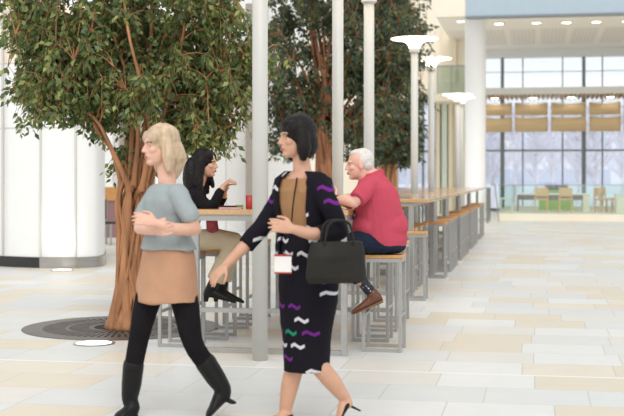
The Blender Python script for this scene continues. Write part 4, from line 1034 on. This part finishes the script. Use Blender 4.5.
obj('lanyard', tube(bmesh.new(), [inv @ world(F, cp+V((0, 0, .05))), inv @ world(F, J(290, 236, -.21)), inv @ world(F, J(293, 205, -.16)), inv @ world(F, J(297, 178, -.09))], [.004]*4, 6, 4), M['bcloth'], cd, smooth=True)

# ---- things on the near table
TZ = TH_
def on_table(px, Y): return V((X_at(px, Y), Y, TZ))
m_ = empty('cup', on_table(249.5, 9.25)); tag(m_, 'red tumbler standing on the nearest table beside the first pole', 'cup')
obj('cup_body', lathe(bmesh.new(), [(.026, 0), (.028, .004), (.031, .105), (.028, .105), (.025, .008)], 24), M['red'], m_, smooth=True)
obj('drink', lathe(bmesh.new(), [(.0252, .02), (.0275, .095)], 24), M['brown'], m_)
n_ = empty('notebook', on_table(231, 9.15), .1); tag(n_, 'dark red closed notebook lying flat on the nearest table', 'notebook')
obj('cover', boxes((-.09, .09, -.06, .06, 0, .003), (-.09, .09, -.06, .06, .013, .016), (-.09, -.087, -.06, .06, .003, .013)), M['redcheck'], n_); obj('pages', boxes((-.086, .088, -.057, .057, .0035, .0125)), M['paper'], n_)
n2 = empty('phone', on_table(228, 9.17)+V((0, 0, .0162)), .2); tag(n2, 'black phone resting on the dark red notebook', 'phone')
obj('case', boxes((-.07, .07, -.035, .035, 0, .008)), M['bleather'], n2, bevel=.002); obj('screen', boxes((-.065, .065, -.032, .032, .0081, .0088)), M['blk'], n2)
n3 = empty('snack_tin', on_table(239.5, 9.30)); tag(n3, 'small round green tin on the table between notebook and red cup', 'tin')
obj('tin_body', lathe(bmesh.new(), [(.027, 0), (.028, .002), (.028, .018)], 20), M['greenp'], n3); obj('lid', lathe(bmesh.new(), [(.029, .0182), (.029, .026), (.027, .028)], 20), M['greenp'], n3)

# ------------------------------------------------------------------ light, camera, view
w = bpy.data.worlds.new('sky'); bpy.context.scene.world = w; w.use_nodes = True; nt = w.node_tree; N = nt.nodes; L = nt.links
bg = N['Background']; tc = N.new('ShaderNodeTexCoord'); sp = N.new('ShaderNodeSeparateXYZ'); L.new(tc.outputs['Generated'], sp.inputs[0])
r = N.new('ShaderNodeValToRGB'); L.new(sp.outputs[2], r.inputs[0]); e = r.color_ramp.elements
e[0].position = 0; e[0].color = (1, 1, 1, 1); e[1].position = .45; e[1].color = (.72, .72, .72, 1); L.new(r.outputs[0], bg.inputs[0]); bg.inputs[1].default_value = 1.25
sd = bpy.data.lights.new('skylight_sun', 'SUN'); sd.energy = 1.5; sd.angle = math.radians(35); sd.color = (1, .97, .93)
for fx_, fy_ in ((62, 268.9), (94, 343.6)):
    pl = bpy.data.lights.new('floor_light_lamp', 'SPOT'); pl.energy = 14; pl.spot_size = 2.4; pl.spot_blend = .9; pl.shadow_soft_size = .12; pl.color = (1, .9, .75)
    po = bpy.data.objects.new('floor_light_lamp', pl); COL.objects.link(po); p_w = at(fx_, fy_); po.location = (p_w.x, p_w.y-.1, .03); po.rotation_euler = (PI, 0, 0)
so = bpy.data.objects.new('skylight_sun', sd); COL.objects.link(so); so.rotation_euler = (math.radians(38), math.radians(14), 0)
cam = bpy.data.cameras.new('camera'); co = bpy.data.objects.new('camera', cam); COL.objects.link(co); bpy.context.scene.camera = co
co.location = (0, 0, CH); co.rotation_euler = (PI/2, 0, TH); cam.sensor_width = 36; cam.lens = 1200/624*36; cam.shift_y = -31/624
cam.clip_end = 400; cam.dof.use_dof = True; cam.dof.focus_distance = 9.5; cam.dof.aperture_fstop = 2.8
vs = bpy.context.scene.view_settings; vs.view_transform = 'Standard'; vs.look = 'None'; vs.gamma = 1; vs.exposure = 0.0; vs.use_curve_mapping = False
